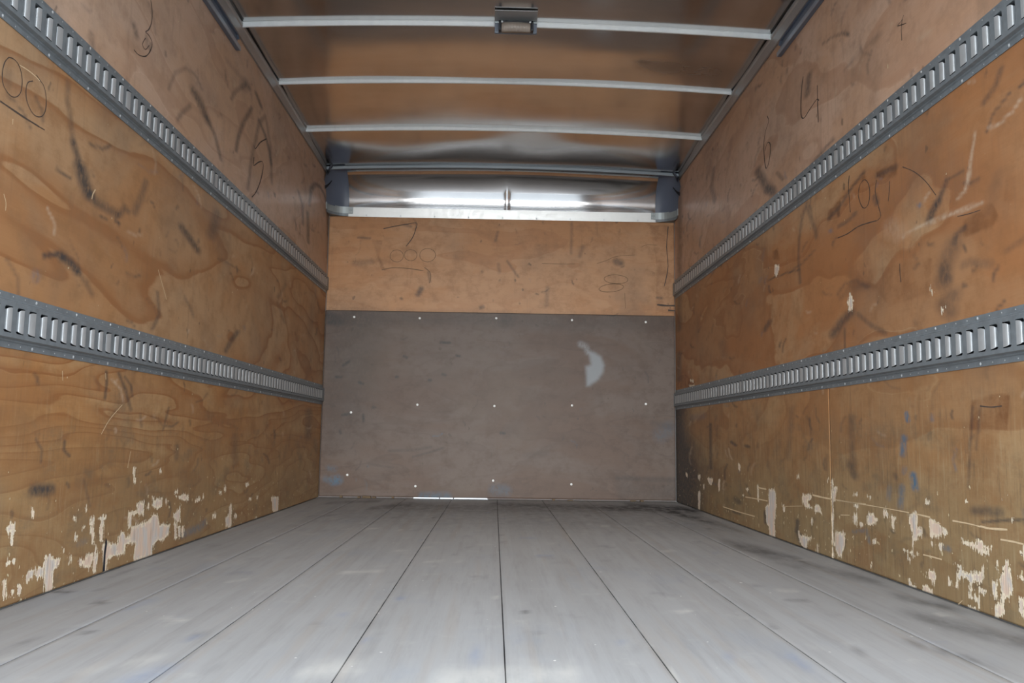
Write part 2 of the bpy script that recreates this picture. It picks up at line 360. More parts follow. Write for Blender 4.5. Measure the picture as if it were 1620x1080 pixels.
  ([(2.165,0.923),(2.204,0.885),(2.223,0.838)],0.0254,0.46),
  ([(2.22,0.869),(2.201,0.838)],0.0149,0.5175),
  ([(2.176,0.791),(2.227,0.777),(2.193,0.752)],0.0233,0.46),
  ([(2.122,0.861),(2.095,0.863),(2.003,0.84)],0.012,0.345),
  ([(1.937,0.858),(1.87,0.87)],0.0082,0.2875),
  ([(2.115,0.908),(2.109,0.896)],0.0041,0.69),
  ([(2.126,0.809),(2.116,0.806)],0.0061,0.575),
  ([(2.375,0.903),(2.35,0.909)],0.0057,0.4025),
  ([(2.92,0.919),(2.856,0.944),(2.763,0.937),(2.673,0.899)],0.0067,0.4025),
  ([(2.883,0.903),(2.81,0.921),(2.699,0.906)],0.0121,0.2875),
  ([(2.82,0.837),(2.894,0.817),(2.973,0.785)],0.0167,0.69),
  ([(2.76,0.825),(2.665,0.776),(2.569,0.74)],0.0077,0.46),
  ([(3.663,0.919),(3.725,0.894)],0.0124,0.69),
  ([(3.682,1.106),(3.469,1.095),(3.291,1.078)],0.0042,0.6325),
  ([(3.191,1.32),(3.249,1.266),(3.282,1.199),(3.294,1.12),(3.281,1.022)],0.0063,0.5175),
  ([(3.185,1.301),(3.144,1.239),(3.11,1.192),(3.105,1.163)],0.0075,0.46),
  ([(3.392,1.087),(3.244,1.098),(3.123,1.118)],0.0047,0.46),
  ([(1.924,1.293),(1.95,1.261),(2.001,1.242)],0.0085,0.5175),
  ([(1.841,1.225),(1.857,1.223)],0.0053,0.69),
  ([(1.982,1.315),(1.988,1.306)],0.0038,0.575),
  ([(2.869,0.787),(2.874,0.713)],0.0035,0.575),
  ([(4.433,0.912),(4.393,0.839)],0.0212,0.23),
  ([(4.702,0.489),(4.703,0.251)],0.009,0.69),
  ([(2.836,0.487),(2.836,0.357),(2.832,0.299)],0.0123,0.4025),
  ([(2.864,0.334),(2.815,0.293)],0.0137,0.345),
  ([(2.124,0.243),(2.014,0.25)],0.0119,0.575),
  ([(2.088,0.219),(2.006,0.231),(1.923,0.24)],0.0039,0.69),
  ([(2.109,0.499),(2.145,0.298)],0.0031,0.4025),
  ([(2.076,0.493),(2.102,0.396)],0.0025,0.345),
  ([(3.4,0.533),(3.463,0.341)],0.0132,0.2875),
  ([(3.212,0.494),(3.202,0.38)],0.0046,0.2875),
  ([(3.051,0.359),(3.065,0.304)],0.0044,0.345),
  ([(4.292,0.396),(4.215,0.381)],0.0082,0.69),
  ([(4.05,0.38),(3.997,0.376)],0.0077,0.69),
  ([(2.537,0.313),(2.53,0.303)],0.0073,0.46),
  ([(4.228,0.12),(4.173,0.108)],0.0141,0.575),
  ([(4.27,0.053),(4.157,0.052)],0.0061,0.69),
  ([(5.589,0.6),(5.594,0.007)],0.0807,0.9775),  # far corner: black dirt and corner shade painted together
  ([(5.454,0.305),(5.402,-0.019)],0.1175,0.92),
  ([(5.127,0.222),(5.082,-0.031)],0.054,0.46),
  ([(4.689,0.239),(4.645,0.171)],0.0561,0.2875),
  ([(3.365,0.098),(3.38,0.055)],0.0081,0.805),
  ([(3.352,0.041),(3.308,0.001)],0.0144,0.7475),
  ([(2.379,0.17),(2.374,0.153)],0.0023,0.46),
  ([(3.771,0.096),(3.768,0.05)],0.0073,0.69),
  ([(5.439,2.031),(5.47,1.115)],0.0184,0.5175),  # upright dark edge: shadow of the front corner painted on the board
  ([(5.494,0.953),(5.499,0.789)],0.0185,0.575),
  ([(1.956,1.051),(1.998,0.971)],0.0133,0.138),
 ],
 'chip': [
  ([(2.84,0.17),(2.812,0.174),(2.819,0.138),(2.842,0.141)],),
  ([(2.732,0.181),(2.694,0.183),(2.659,0.168),(2.71,0.143),(2.739,0.153)],),
  ([(2.796,0.147),(2.765,0.149),(2.77,0.135),(2.792,0.137)],),
  ([(2.624,0.2),(2.604,0.205),(2.586,0.189),(2.622,0.182)],),
  ([(2.571,0.187),(2.537,0.188),(2.55,0.172),(2.557,0.146),(2.571,0.156)],),
  ([(2.461,0.207),(2.413,0.21),(2.412,0.179),(2.38,0.173),(2.384,0.157),(2.428,0.139),(2.438,0.116),(2.45,0.12),(2.444,0.156),(2.459,0.181)],),
  ([(2.346,0.2),(2.314,0.202),(2.288,0.189),(2.251,0.178),(2.257,0.169),(2.293,0.168),(2.303,0.157),(2.34,0.154),(2.347,0.18)],),
  ([(2.182,0.163),(2.121,0.165),(2.115,0.173),(2.09,0.173),(2.085,0.162),(2.049,0.163),(2.056,0.158),(2.091,0.153),(2.062,0.148),(2.097,0.141),(2.117,0.15),(2.174,0.156)],),
  ([(2.301,0.138),(2.285,0.145),(2.285,0.124),(2.299,0.123)],),
  ([(2.363,0.059),(2.337,0.067),(2.323,0.052),(2.334,0.029),(2.345,0.04),(2.361,0.046)],),
  ([(2.26,0.057),(2.24,0.06),(2.25,0.039),(2.258,0.042)],),
  ([(2.22,0.101),(2.192,0.102),(2.19,0.091),(2.158,0.087),(2.111,0.092),(2.092,0.112),(2.092,0.087),(2.103,0.074),(2.133,0.072),(2.155,0.056),(2.16,0.067),(2.197,0.073),(2.217,0.042),(2.224,0.042),(2.214,0.076),(2.2,0.09)],),
  ([(2.161,0.053),(2.145,0.055),(2.152,0.032),(2.116,0.038),(2.112,0.014),(2.128,0.008),(2.137,0.026),(2.163,0.027)],),
  ([(2.112,0.056),(2.089,0.057),(2.09,0.048),(2.112,0.047)],),
  ([(2.014,0.126),(1.993,0.138),(1.987,0.119),(1.976,0.1),(1.983,0.065),(1.995,0.055),(2.019,0.045),(2.023,0.023),(2.029,0.022),(2.023,0.076)],),
  ([(2.057,0.087),(2.043,0.084),(2.042,0.046),(2.029,0.033),(2.02,0.024),(2.041,-0.002),(2.055,0.001),(2.047,0.037),(2.06,0.054),(2.061,0.07)],),
  ([(1.963,0.061),(1.935,0.066),(1.939,0.019),(1.957,0.036)],),
  ([(1.939,0.168),(1.924,0.175),(1.926,0.154),(1.938,0.16)],),
  ([(1.951,0.109),(1.929,0.116),(1.93,0.108),(1.949,0.106)],),
  ([(2.472,0.016),(2.452,0.006),(2.418,0.008),(2.439,-0.003),(2.473,0.002)],),
  ([(2.395,0.02),(2.341,0.012),(2.342,0.003),(2.393,0)],),
  ([(2.996,0.096),(2.911,0.101),(2.918,0.065),(2.94,0.035),(2.951,0.01),(2.99,0.021),(3.009,0.05)],),
  ([(2.7,0.103),(2.675,0.106),(2.68,0.095),(2.701,0.094)],),
  ([(2.497,0.099),(2.476,0.1),(2.478,0.096),(2.495,0.095)],),
  ([(2.466,0.1),(2.446,0.101),(2.449,0.096),(2.465,0.095)],),
  ([(2.442,0.093),(2.432,0.095),(2.434,0.086),(2.442,0.085)],),
  ([(2.421,0.1),(2.408,0.101),(2.41,0.097),(2.421,0.096)],),
  ([(2.475,0.082),(2.46,0.079),(2.464,0.069),(2.471,0.071)],),
  ([(2.837,0.204),(2.801,0.203),(2.806,0.192),(2.834,0.193)],),
  ([(2.341,0.14),(2.328,0.14),(2.331,0.135),(2.341,0.134)],),
  ([(1.969,0.238),(1.962,0.236),(1.967,0.23),(1.972,0.232)],),
  ([(2.358,0.25),(2.34,0.249),(2.344,0.242),(2.358,0.242)],),
  ([(2.163,0.264),(2.147,0.264),(2.15,0.259),(2.161,0.259)],),
  ([(2.835,0.237),(2.799,0.237),(2.803,0.232),(2.833,0.232)],),
  ([(2.728,0.238),(2.703,0.237),(2.706,0.232),(2.726,0.232)],),
  ([(1.996,0.286),(1.987,0.291),(1.99,0.284),(1.999,0.281)],),
  ([(2.165,0.002),(2.144,0.006),(2.118,0.003),(2.139,-0.003),(2.165,-0.002)],),
  ([(2.731,0.023),(2.716,0.029),(2.719,0.014),(2.729,0.013)],),
  ([(2.037,0.131),(2.031,0.131),(2.034,0.115),(2.039,0.114)],),
  ([(4.796,0.195),(4.655,0.195),(4.694,0.159),(4.758,0.168)],),
  ([(4.551,0.194),(4.513,0.199),(4.52,0.141),(4.553,0.139)],),
  ([(5.002,0.198),(4.945,0.201),(4.946,0.174),(5.003,0.175)],),
  ([(5.003,0.108),(4.946,0.108),(4.962,0.001),(5.007,0.003)],),
  ([(4.051,0.182),(4.004,0.185),(4.014,0.173),(4.046,0.172)],),
  ([(3.714,0.197),(3.636,0.202),(3.622,0.183),(3.625,0.13),(3.645,0.05),(3.64,-0),(3.71,-0.006),(3.723,0.042),(3.754,0.049),(3.766,0.123),(3.717,0.137)],),
  ([(3.312,0.202),(3.208,0.209),(3.221,0.189),(3.27,0.181),(3.211,0.159),(3.271,0.154),(3.313,0.173)],),
  ([(3.187,0.17),(3.13,0.17),(3.115,0.142),(3.142,0.152),(3.188,0.148)],),
  ([(3.546,0.146),(3.519,0.145),(3.51,0.116),(3.541,0.122)],),
  ([(3.225,0.119),(3.205,0.121),(3.212,0.103),(3.226,0.102)],),
  ([(3.365,0.061),(3.341,0.046),(3.218,0.051),(3.267,0.028),(3.279,-0.006),(3.3,0),(3.343,0.015),(3.36,0.039)],),
  ([(3.019,0.271),(3.004,0.271),(3.018,-0.001),(3.031,-0.003)],),
  ([(3.006,0.249),(2.975,0.251),(2.988,0.202),(3.009,0.196)],),
  ([(4.171,0.293),(4.139,0.291),(4.141,0.26),(4.169,0.259)],),
  ([(3.943,-0.012),(3.873,-0.004),(3.79,-0.008),(3.873,-0.01)],),
  ([(5.322,0.198),(5.274,0.2),(5.275,0.175),(5.317,0.177)],),
  ([(4.11,0.148),(4.081,0.15),(4.085,0.139),(4.108,0.139)],),
  ([(3.879,0.2),(3.858,0.201),(3.862,0.139),(3.879,0.138)],),
  ([(4.883,0.151),(4.851,0.153),(4.852,0.13),(4.879,0.132)],),
  ([(3.062,0.275),(3.044,0.276),(3.047,0.265),(3.061,0.266)],),
  ([(3.173,0.031),(3.156,0.029),(3.158,-0.005),(3.169,-0.002)],),
  ([(3.365,0.276),(3.339,0.274),(3.339,0.263),(3.363,0.264)],),
  ([(2.817,0.909),(2.791,0.869),(2.804,0.846),(2.833,0.848),(2.843,0.877),(2.825,0.884)],),
  ([(2.288,0.838),(2.277,0.814),(2.29,0.816)],),
  ([(3.577,1.153),(3.521,1.137),(3.552,1.092),(3.585,1.112)],),
  ([(5.193,0.769),(5.095,0.757),(5.083,0.742),(5.168,0.753)],),
  ([(5.219,0.733),(5.06,0.729),(5.072,0.716),(5.195,0.723)],),
  ([(2.24,0.765),(2.215,0.765),(2.22,0.754),(2.238,0.757)],),
 ],
 'blue': [
  ([(2.452,0.491),(2.446,0.472)],0.0072,0.9),
  ([(2.471,0.422),(2.486,0.375)],0.0092,0.8),
  ([(2.427,0.315),(2.417,0.282)],0.0108,1),
  ([(2.495,0.28),(2.51,0.222)],0.0093,0.55),
  ([(2.575,0.272),(2.584,0.239)],0.0076,0.4),
  ([(2.31,0.482),(2.308,0.47)],0.0068,0.4),
  ([(2.474,0.334),(2.482,0.321)],0.0073,0.4),
  ([(2.845,0.113),(2.744,0.128),(2.728,0.092)],0.0062,0.45),
  ([(2.267,0.135),(2.251,0.134)],0.0084,0.5),
  ([(5.144,0.534),(4.873,0.541)],0.0222,0.35),
  ([(2.337,1.077),(2.329,1.072)],0.0069,0.6),
  ([(2.974,1.156),(2.962,1.153)],0.0066,0.7),
 ],
 'rub': [
  ([(1.854,1.193),(1.888,1.176),(1.94,1.167),(1.988,1.172)],0.0028,0.7),
  ([(2.044,1.18),(2.056,1.147),(2.068,1.117),(2.084,1.085),(2.097,1.051)],0.0031,0.7),
  ([(2.068,1.117),(2.074,1.081),(2.1,1.048),(2.135,1.038)],0.0047,0.55),
  ([(2.027,0.997),(2.145,1.007),(2.254,1.012),(2.367,1.015),(2.436,1.008)],0.005,0.55),
  ([(2.279,1.095),(2.304,1.082)],0.0051,0.55),
  ([(2.254,1.008),(2.358,1.017)],0.0051,0.55),
  ([(2.084,0.998),(2.209,1.008)],0.0048,0.55),
  ([(2.515,1.06),(2.453,1.023)],0.0257,0.3),
  ([(2.183,1.432),(2.221,1.437)],0.0098,0.3),
  ([(2.298,1.549),(2.237,1.542)],0.0084,0.4),
 ],
 'stain': [
  ([(2.112,0.515),(1.999,0.528),(1.953,0.521),(1.968,0.441),(2.128,0.441)],),
  ([(2.99,1.229),(2.872,1.247),(2.763,1.265),(2.677,1.285),(2.672,1.253),(2.763,1.258),(2.873,1.239),(2.882,1.188),(2.901,1.187),(2.913,1.206),(2.985,1.191)],1),
  ([(2.59,1.249),(2.54,1.249),(2.457,1.237),(2.456,1.2),(2.486,1.201),(2.514,1.213),(2.552,1.22),(2.591,1.238)],1),
  ([(2.113,0.975),(1.985,0.985),(1.961,0.947),(1.99,0.926),(2.116,0.933)],0.7),
  ([(2.857,0.929),(2.717,0.962),(2.277,0.912),(2.296,0.815),(2.543,0.821),(2.627,0.889)],0.35),
  ([(3.601,1.221),(3.53,1.215),(3.519,1.165),(3.618,1.186)],0.8),
  ([(1.929,1.025),(1.857,1.024),(1.863,0.955),(1.939,0.976)],0.35),
  ([(5.54,0.813),(5.333,0.81),(5.083,0.759),(5.048,0.723),(5.195,0.723),(5.543,0.727)],0.7),
 ],
 'line': [
  ([(2.978,0.205),(2.761,0.208),(2.596,0.209),(2.457,0.209)],0.0026,1),
  ([(2.416,0.209),(2.339,0.207)],0.0042,1),
  ([(2.225,0.209),(2.148,0.209),(2.097,0.207)],0.0035,1),
  ([(2.097,0.208),(2.057,0.207),(1.987,0.212)],0.0045,1),
  ([(2.016,0.186),(1.971,0.187),(1.927,0.186)],0.0044,1),
  ([(2.385,0.101),(2.341,0.102),(2.286,0.102)],0.0035,1),
  ([(2.946,0.158),(2.873,0.164)],0.0026,1),
  ([(2.315,0.195),(2.285,0.195)],0.0026,1),
  ([(2.214,-0),(2.193,0.014)],0.002,1),
  ([(3.202,0.208),(3.105,0.206),(3.021,0.206)],0.006,1),
  ([(4.062,0.14),(3.882,0.144),(3.733,0.146)],0.0043,1),
  ([(4.459,0.062),(4.163,0.061),(3.921,0.063)],0.0046,1),
  ([(3.862,0.196),(3.746,0.195)],0.0056,1),
  ([(3.003,0.207),(2.851,0.208),(2.743,0.211)],0.0025,1),
  ([(3.551,0.138),(3.308,0.159)],0.002,1),
 ],
},
'F': {
 'write': [
  ([(-0.76,1.772),(-0.682,1.791),(-0.598,1.807),(-0.541,1.816),(-0.543,1.781),(-0.564,1.716),(-0.605,1.656)],0.005,1),
  ([(-0.629,1.567),(-0.639,1.557),(-0.653,1.55),(-0.668,1.549),(-0.683,1.552),(-0.695,1.559),(-0.705,1.571),(-0.709,1.584),(-0.708,1.598),(-0.702,1.611),(-0.692,1.622),(-0.678,1.628),(-0.663,1.63),(-0.648,1.626),(-0.636,1.619),(-0.626,1.607),(-0.622,1.594),(-0.623,1.58),(-0.629,1.567)],0.0037,1),
  ([(-0.538,1.576),(-0.548,1.566),(-0.561,1.56),(-0.576,1.559),(-0.59,1.562),(-0.602,1.569),(-0.611,1.579),(-0.615,1.592),(-0.614,1.605),(-0.609,1.617),(-0.599,1.626),(-0.586,1.632),(-0.571,1.633),(-0.557,1.63),(-0.545,1.623),(-0.536,1.613),(-0.532,1.601),(-0.533,1.588),(-0.538,1.576)],0.0037,1),
  ([(-0.417,1.574),(-0.43,1.562),(-0.446,1.555),(-0.464,1.553),(-0.482,1.557),(-0.497,1.565),(-0.508,1.578),(-0.513,1.593),(-0.512,1.608),(-0.505,1.623),(-0.493,1.634),(-0.477,1.641),(-0.458,1.643),(-0.441,1.64),(-0.425,1.631),(-0.414,1.619),(-0.409,1.604),(-0.41,1.588),(-0.417,1.574)],0.0037,1),
  ([(-0.762,1.493),(-0.695,1.508),(-0.6,1.507),(-0.506,1.495),(-0.485,1.493)],0.0046,1),
  ([(-0.48,1.515),(-0.443,1.483),(-0.436,1.441),(-0.446,1.409)],0.0046,1),
  ([(0.863,1.439),(0.843,1.432),(0.818,1.429),(0.791,1.428),(0.764,1.432),(0.742,1.438),(0.726,1.447),(0.719,1.458),(0.722,1.468),(0.734,1.477),(0.753,1.484),(0.778,1.488),(0.806,1.488),(0.832,1.484),(0.854,1.478),(0.87,1.469),(0.877,1.458),(0.874,1.448),(0.863,1.439)],0.0041,1),
  ([(0.836,1.392),(0.816,1.383),(0.791,1.376),(0.763,1.372),(0.735,1.371),(0.711,1.373),(0.694,1.379),(0.685,1.387),(0.687,1.396),(0.698,1.406),(0.717,1.415),(0.742,1.422),(0.77,1.426),(0.798,1.427),(0.822,1.425),(0.839,1.419),(0.848,1.411),(0.846,1.402),(0.836,1.392)],0.0041,1),
  ([(0.856,1.368),(0.861,1.262)],0.0033,1),
  ([(1.149,1.825),(1.138,1.684),(1.147,1.555),(1.131,1.459),(1.12,1.416)],0.005,1),
  ([(1.072,1.292),(1.135,1.286),(1.19,1.287)],0.0108,1),
  ([(1.146,1.255),(1.19,1.253)],0.0108,1),
  ([(0.671,1.563),(0.735,1.585),(0.798,1.613),(0.925,1.626)],0.0029,1),
  ([(0.968,1.681),(1.01,1.698),(1.074,1.694)],0.0029,1),
  ([(0.302,1.556),(0.439,1.555),(0.523,1.557)],0.0025,1),
 ],
 'dark': [
  ([(-0.517,1.333),(-0.497,1.371)],0.0186,0.69),
  ([(-0.453,1.483),(-0.441,1.42)],0.0083,0.46),
  ([(-0.926,1.709),(-0.847,1.705)],0.0083,0.5175),
  ([(-0.619,1.801),(-0.577,1.791)],0.0103,0.46),
  ([(-0.946,1.533),(-0.832,1.545)],0.0186,0.2875),
  ([(-0.011,1.705),(0.004,1.765)],0.0103,0.46),
  ([(-0.103,1.251),(-0.087,1.254)],0.0124,0.575),
  ([(0.798,1.581),(0.83,1.571)],0.0228,0.69),
  ([(0.555,1.609),(0.576,1.674)],0.0145,0.345),
  ([(0.496,1.629),(0.5,1.834)],0.0103,0.345),
  ([(0.012,1.545),(0.019,1.492)],0.0124,0.345),
  ([(0.34,1.391),(0.336,1.274)],0.0145,0.345),
  ([(0.07,1.568),(0.145,1.462)],0.0083,0.46),
  ([(-0.631,1.305),(-0.624,1.3)],0.0083,0.575),
  ([(1.072,1.34),(1.104,1.336)],0.0083,0.575),
  ([(-0.097,1.495),(-0.095,1.49)],0.0083,0.46),
  ([(-1.102,1.18),(-1.029,1.142)],0.029,0.69),
  ([(-1.094,1.134),(-1.055,1.135)],0.0166,0.69),
  ([(-0.993,0.853),(-0.955,0.88)],0.0093,0.8625),
  ([(-1.035,0.777),(-1.003,0.775)],0.0093,0.8625),
  ([(-0.885,0.744),(-0.862,0.735)],0.0093,0.8625),
  ([(-0.988,0.529),(-0.936,0.536)],0.0093,0.8625),
  ([(-0.852,0.531),(-0.848,0.492)],0.0093,0.8625),
  ([(-0.997,0.426),(-0.992,0.413)],0.0093,0.8625),
  ([(-0.789,0.583),(-0.779,0.581)],0.0093,0.8625),
  ([(-0.598,0.919),(-0.578,0.91)],0.0093,0.8625),
  ([(-0.359,1.014),(-0.3,1.012)],0.0093,0.8625),
  ([(-0.253,0.928),(-0.233,0.926)],0.0093,0.8625),
  ([(-0.431,0.764),(-0.418,0.764)],0.0093,0.8625),
  ([(-0.341,0.805),(-0.325,0.799)],0.0093,0.8625),
  ([(0.043,0.428),(0.069,0.426)],0.0093,0.8625),
  ([(-0.646,0.783),(-0.633,0.783)],0.0093,0.8625),
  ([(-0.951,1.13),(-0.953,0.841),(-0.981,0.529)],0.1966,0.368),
  ([(-0.677,0.302),(-0.51,0.311),(-0.408,0.331)],0.0103,0.4025),
  ([(-0.522,0.266),(-0.407,0.299),(-0.33,0.326)],0.0083,0.46),
  ([(-0.803,0.217),(-0.648,0.194)],0.0083,0.2875),
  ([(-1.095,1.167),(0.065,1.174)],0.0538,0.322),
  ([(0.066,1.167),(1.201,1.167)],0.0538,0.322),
  ([(0.805,0.149),(0.987,0.145),(1.181,0.142)],0.0166,0.4025),
  ([(0.857,0.08),(1.168,0.071)],0.0621,0.345),
  ([(1.04,0.507),(1.157,0.483)],0.0207,0.345),
  ([(0.208,0.289),(0.338,0.303)],0.0207,0.23),
  ([(0.102,0.441),(0.334,0.665),(0.465,0.654)],0.0414,0.138),
 ],
 'chip': [
  ([(0.613,0.971),(0.646,0.972),(0.699,0.94),(0.723,0.881),(0.713,0.828),(0.68,0.782),(0.621,0.741),(0.601,0.741),(0.594,0.872),(0.627,0.886),(0.618,0.932)],),
 ],
 'blue': [
  ([(-1.03,0.106),(-0.998,0.113)],0.029,0.8),
  ([(-1.082,0.118),(-1.075,0.112)],0.0207,0.4),
  ([(-1.059,0.188),(-1.026,0.182)],0.0207,0.35),
  ([(-0.451,0.01),(-0.297,0.014)],0.029,0.55),
  ([(0.01,0.063),(0.082,0.057)],0.0373,0.35),
  ([(1.092,0.43),(1.144,0.469)],0.0497,0.25),
 ],
 'rub': [
  ([(0.561,1.017),(0.594,1.004),(0.613,0.965)],0.0207,0.5),
 ],
 'stain': [
  ([(-0.837,1.7),(-0.763,1.691),(-0.781,1.584),(-0.736,1.489),(-0.767,1.499),(-0.814,1.636)],0.5),
  ([(1.021,1.833),(1.192,1.837),(1.188,1.236),(1.061,1.234),(1.073,1.554)],0.3),
 ],
 'line': [
 ],
},
'G': {
 'write': [
 ],
 'dark': [
  ([(0.953,3.378),(1.02,3.201),(1.052,2.994)],0.0307,0.6325),
  ([(0.97,3.232),(0.988,2.873)],0.0339,0.345),
  ([(1.075,2.721),(1.125,2.605)],0.0236,0.46),
  ([(1.093,2.301),(1.146,2.178)],0.0166,0.575),
  ([(1.019,2.024),(1.08,1.899),(1.111,1.814)],0.0318,0.5175),
  ([(0.867,1.804),(0.927,1.634)],0.0102,0.46),
  ([(0.843,5.226),(1.138,5.004)],0.0265,0.92),  # floor corner: black dirt plus painted corner shade
  ([(0.002,5.235),(0.82,5.087)],0.0153,0.575),  # foot of the front board: soot and gap shadow painted together
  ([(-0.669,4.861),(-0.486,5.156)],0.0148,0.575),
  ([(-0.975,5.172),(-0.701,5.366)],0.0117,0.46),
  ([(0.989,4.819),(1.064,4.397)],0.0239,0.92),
  ([(-0.58,5.004),(1.024,4.988)],0.0296,0.46),  # wide band across the far floor, dimmer light painted as dark
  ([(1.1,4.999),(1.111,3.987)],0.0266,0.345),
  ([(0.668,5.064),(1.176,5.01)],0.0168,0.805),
  ([(-0.843,4.486),(1.048,4.331)],0.0653,0.253),  # broad faint stroke: falling light on the far floor painted in
  ([(-1.109,2.262),(-1.074,2.255)],0.0033,0.805),
  ([(-0.944,2.129),(-0.926,2.114)],0.0039,0.69),
  ([(-0.838,1.827),(-0.818,1.816)],0.0034,0.69),
  ([(0.087,2.07),(0.073,2.069)],0.0023,0.805),
  ([(-1.074,2.512),(-1.051,2.825),(-1.043,3.228)],0.0074,0.2875),
  ([(-0.294,1.898),(-0.244,1.932)],0.0142,0.115),
  ([(-0.596,1.798),(-0.593,1.826)],0.0054,0.345),
 ],
 'chip': [
 ],
 'blue': [
  ([(-0.24,2.2),(-0.231,2.218)],0.0074,0.4),
  ([(0.05,1.776),(0.062,1.766)],0.0059,0.4),
  ([(-0.25,1.785),(-0.236,1.775)],0.0059,0.4),
  ([(-0.607,1.792),(-0.585,1.793)],0.0053,0.4),
  ([(-0.039,1.767),(-0.018,1.601)],0.0075,0.4),
  ([(-0.602,1.482),(-0.562,1.541)],0.0168,0.4),
  ([(0.57,1.667),(0.585,1.579)],0.012,0.4),
  ([(-0.838,2.074),(-0.833,2.151)],0.0109,0.4),
 ],
 'rub': [
  ([(-0.755,1.889),(-0.748,1.94)],0.0043,0.45),
  ([(-0.693,1.892),(-0.674,1.943)],0.0043,0.45),
  ([(-0.727,2.429),(-0.691,2.484)],0.0045,0.45),
  ([(-0.314,1.549),(-0.241,1.572)],0.0173,0.45),
  ([(-0.08,1.499),(0.138,1.544)],0.0225,0.45),
  ([(0.325,1.592),(0.322,1.5)],0.0046,0.45),
  ([(-0.256,1.531),(-0.253,1.593)],0.0035,0.45),
  ([(-0.447,2.613),(-0.339,2.645)],0.0049,0.45),
  ([(0.787,2.395),(0.841,2.388)],0.0035,0.45),
 ],
 'stain': [
 ],
 'line': [
 ],
},
}

def seg_d(U, V, a, b):
    d = (b[0]-a[0], b[1]-a[1]); L = d[0]*d[0]+d[1]*d[1]+1e-12
    t_ = np.clip(((U-a[0])*d[0]+(V-a[1])*d[1])/L, 0, 1)
    return np.hypot(U-a[0]-t_*d[0], V-a[1]-t_*d[1])
def box_of(U, V, P, pad):
    a = np.array(P); return np.nonzero((U > a[:, 0].min()-pad) & (U < a[:, 0].max()+pad) & (V > a[:, 1].min()-pad) & (V < a[:, 1].max()+pad))[0]
def inside(u, v, P):
    r_ = np.zeros(len(u), bool); n = len(P)
    for i in range(n):
        (x1, y1), (x2, y2) = P[i], P[(i+1) % n]
        if y1 == y2: continue
        c = ((y1 > v) != (y2 > v)) & (u < (x2-x1)*(v-y1)/(y2-y1)+x1); r_ ^= c
    return r_
def fields(U, V, T, mode):
    # marks drawn across a receding board are longer along it: stretch their width by how far along they lie
    out = {}
    def metric(P):
        if mode == 'side': return (max(1, np.mean([q[0] for q in P])/1.25), 1.0)
        if mode == 'floor': return (1.0, max(1, np.mean([q[1] for q in P])/.5))
        return (1.0, 1.0)
    for k in ('dark', 'blue', 'rub'):
        F = np.zeros(len(U))
        for P, r_, s_ in T[k]:
            r_ = max(r_, .004); ku, kv = metric(P); i = box_of(U, V, P, r_*1.6*max(ku, kv))
            if not len(i): continue
            Q = [(a_/ku, b_/kv) for a_, b_ in P]
            d = np.min([seg_d(U[i]/ku, V[i]/kv, Q[j], Q[j+1]) for j in range(len(Q)-1)], axis=0)
            a = s_*np.clip((r_*1.45-d)/(r_*1.1), 0, 1); F[i] = 1-(1-F[i])*(1-np.clip(a, 0, 1))
        out[k] = F
    F = np.zeros(len(U))
    for q in T['stain']:
        P = q[0]; s_ = q[1] if len(q) > 1 else .8; i = box_of(U, V, P, .02)
        if len(i):
            d = np.min([seg_d(U[i], V[i], P[j], P[(j+1) % len(P)]) for j in range(len(P))], axis=0); sd = np.where(inside(U[i], V[i], P), d, -d)
            F[i] = np.maximum(F[i], s_*np.clip(sd/.006+.5, 0, 1))
    out['stain'] = F
    F = np.full(len(U), -.03)
    for q in T['chip']:
        P = q[0]; i = box_of(U, V, P, .03)
        if len(i):
            d = np.min([seg_d(U[i], V[i], P[j], P[(j+1) % len(P)]) for j in range(len(P))], axis=0); sd = np.where(inside(U[i], V[i], P), d+.002, -d)
            F[i] = np.maximum(F[i], sd)
    out['chip'] = F
    return out
def sheet(name, us, vs_, place, T, mat, parent=None, thick=None, kind=None, mode=''):
    """a board: gridded face (wear fields per point) with a rim and a back; place(u,v,depth)->xyz"""
    us = np.asarray(us); vs_ = np.asarray(vs_); nu, nv = len(us), len(vs_)
    U, V = np.meshgrid(us, vs_, indexing='ij'); U = U.ravel(); V = V.ravel()
    P = place(U, V, np.zeros(len(U)))
    i, j = np.meshgrid(np.arange(nu-1), np.arange(nv-1), indexing='ij'); a = (i*nv+j).ravel()
    Q = np.stack([a, a+nv, a+nv+1, a+1], 1)
    rim = [k*nv for k in range(nu)] + [(nu-1)*nv+k for k in range(1, nv)] + [k*nv+nv-1 for k in range(nu-2, -1, -1)] + [k for k in range(nv-2, 0, -1)]
    rim = np.array(rim); B = place(U[rim], V[rim], np.full(len(rim), thick)); n0 = len(P); k = len(rim)
    ii = np.arange(k); Q2 = np.stack([rim[ii], n0+ii, n0+(ii+1) % k, rim[(ii+1) % k]], 1)
    c = place(np.array([us[0], us[-1], us[-1], us[0]]), np.array([vs_[0], vs_[0], vs_[-1], vs_[-1]]), np.full(4, thick)); n1 = n0+k
    allP = np.concatenate([P, B, c]); allQ = np.concatenate([Q, Q2, np.array([[n1, n1+3, n1+2, n1+1]])])
    me = bpy.data.meshes.new(name); me.vertices.add(len(allP)); me.vertices.foreach_set('co', allP.astype(np.float32).ravel())
    me.loops.add(allQ.size); me.loops.foreach_set('vertex_index', allQ.astype(np.int32).ravel())
    me.polygons.add(len(allQ)); me.polygons.foreach_set('loop_start', np.arange(0, allQ.size, 4, dtype=np.int32))
    me.update(); me.validate()
    if T is not None:
        for key, F in fields(U, V, T, mode).items():
            full = np.full(len(allP), -.03 if key == 'chip' else 0.0, np.float32); full[:n0] = F
            at = me.attributes.new(key, 'FLOAT', 'POINT'); at.data.foreach_set('value', full)
    return link(name, me, mat, parent, kind)
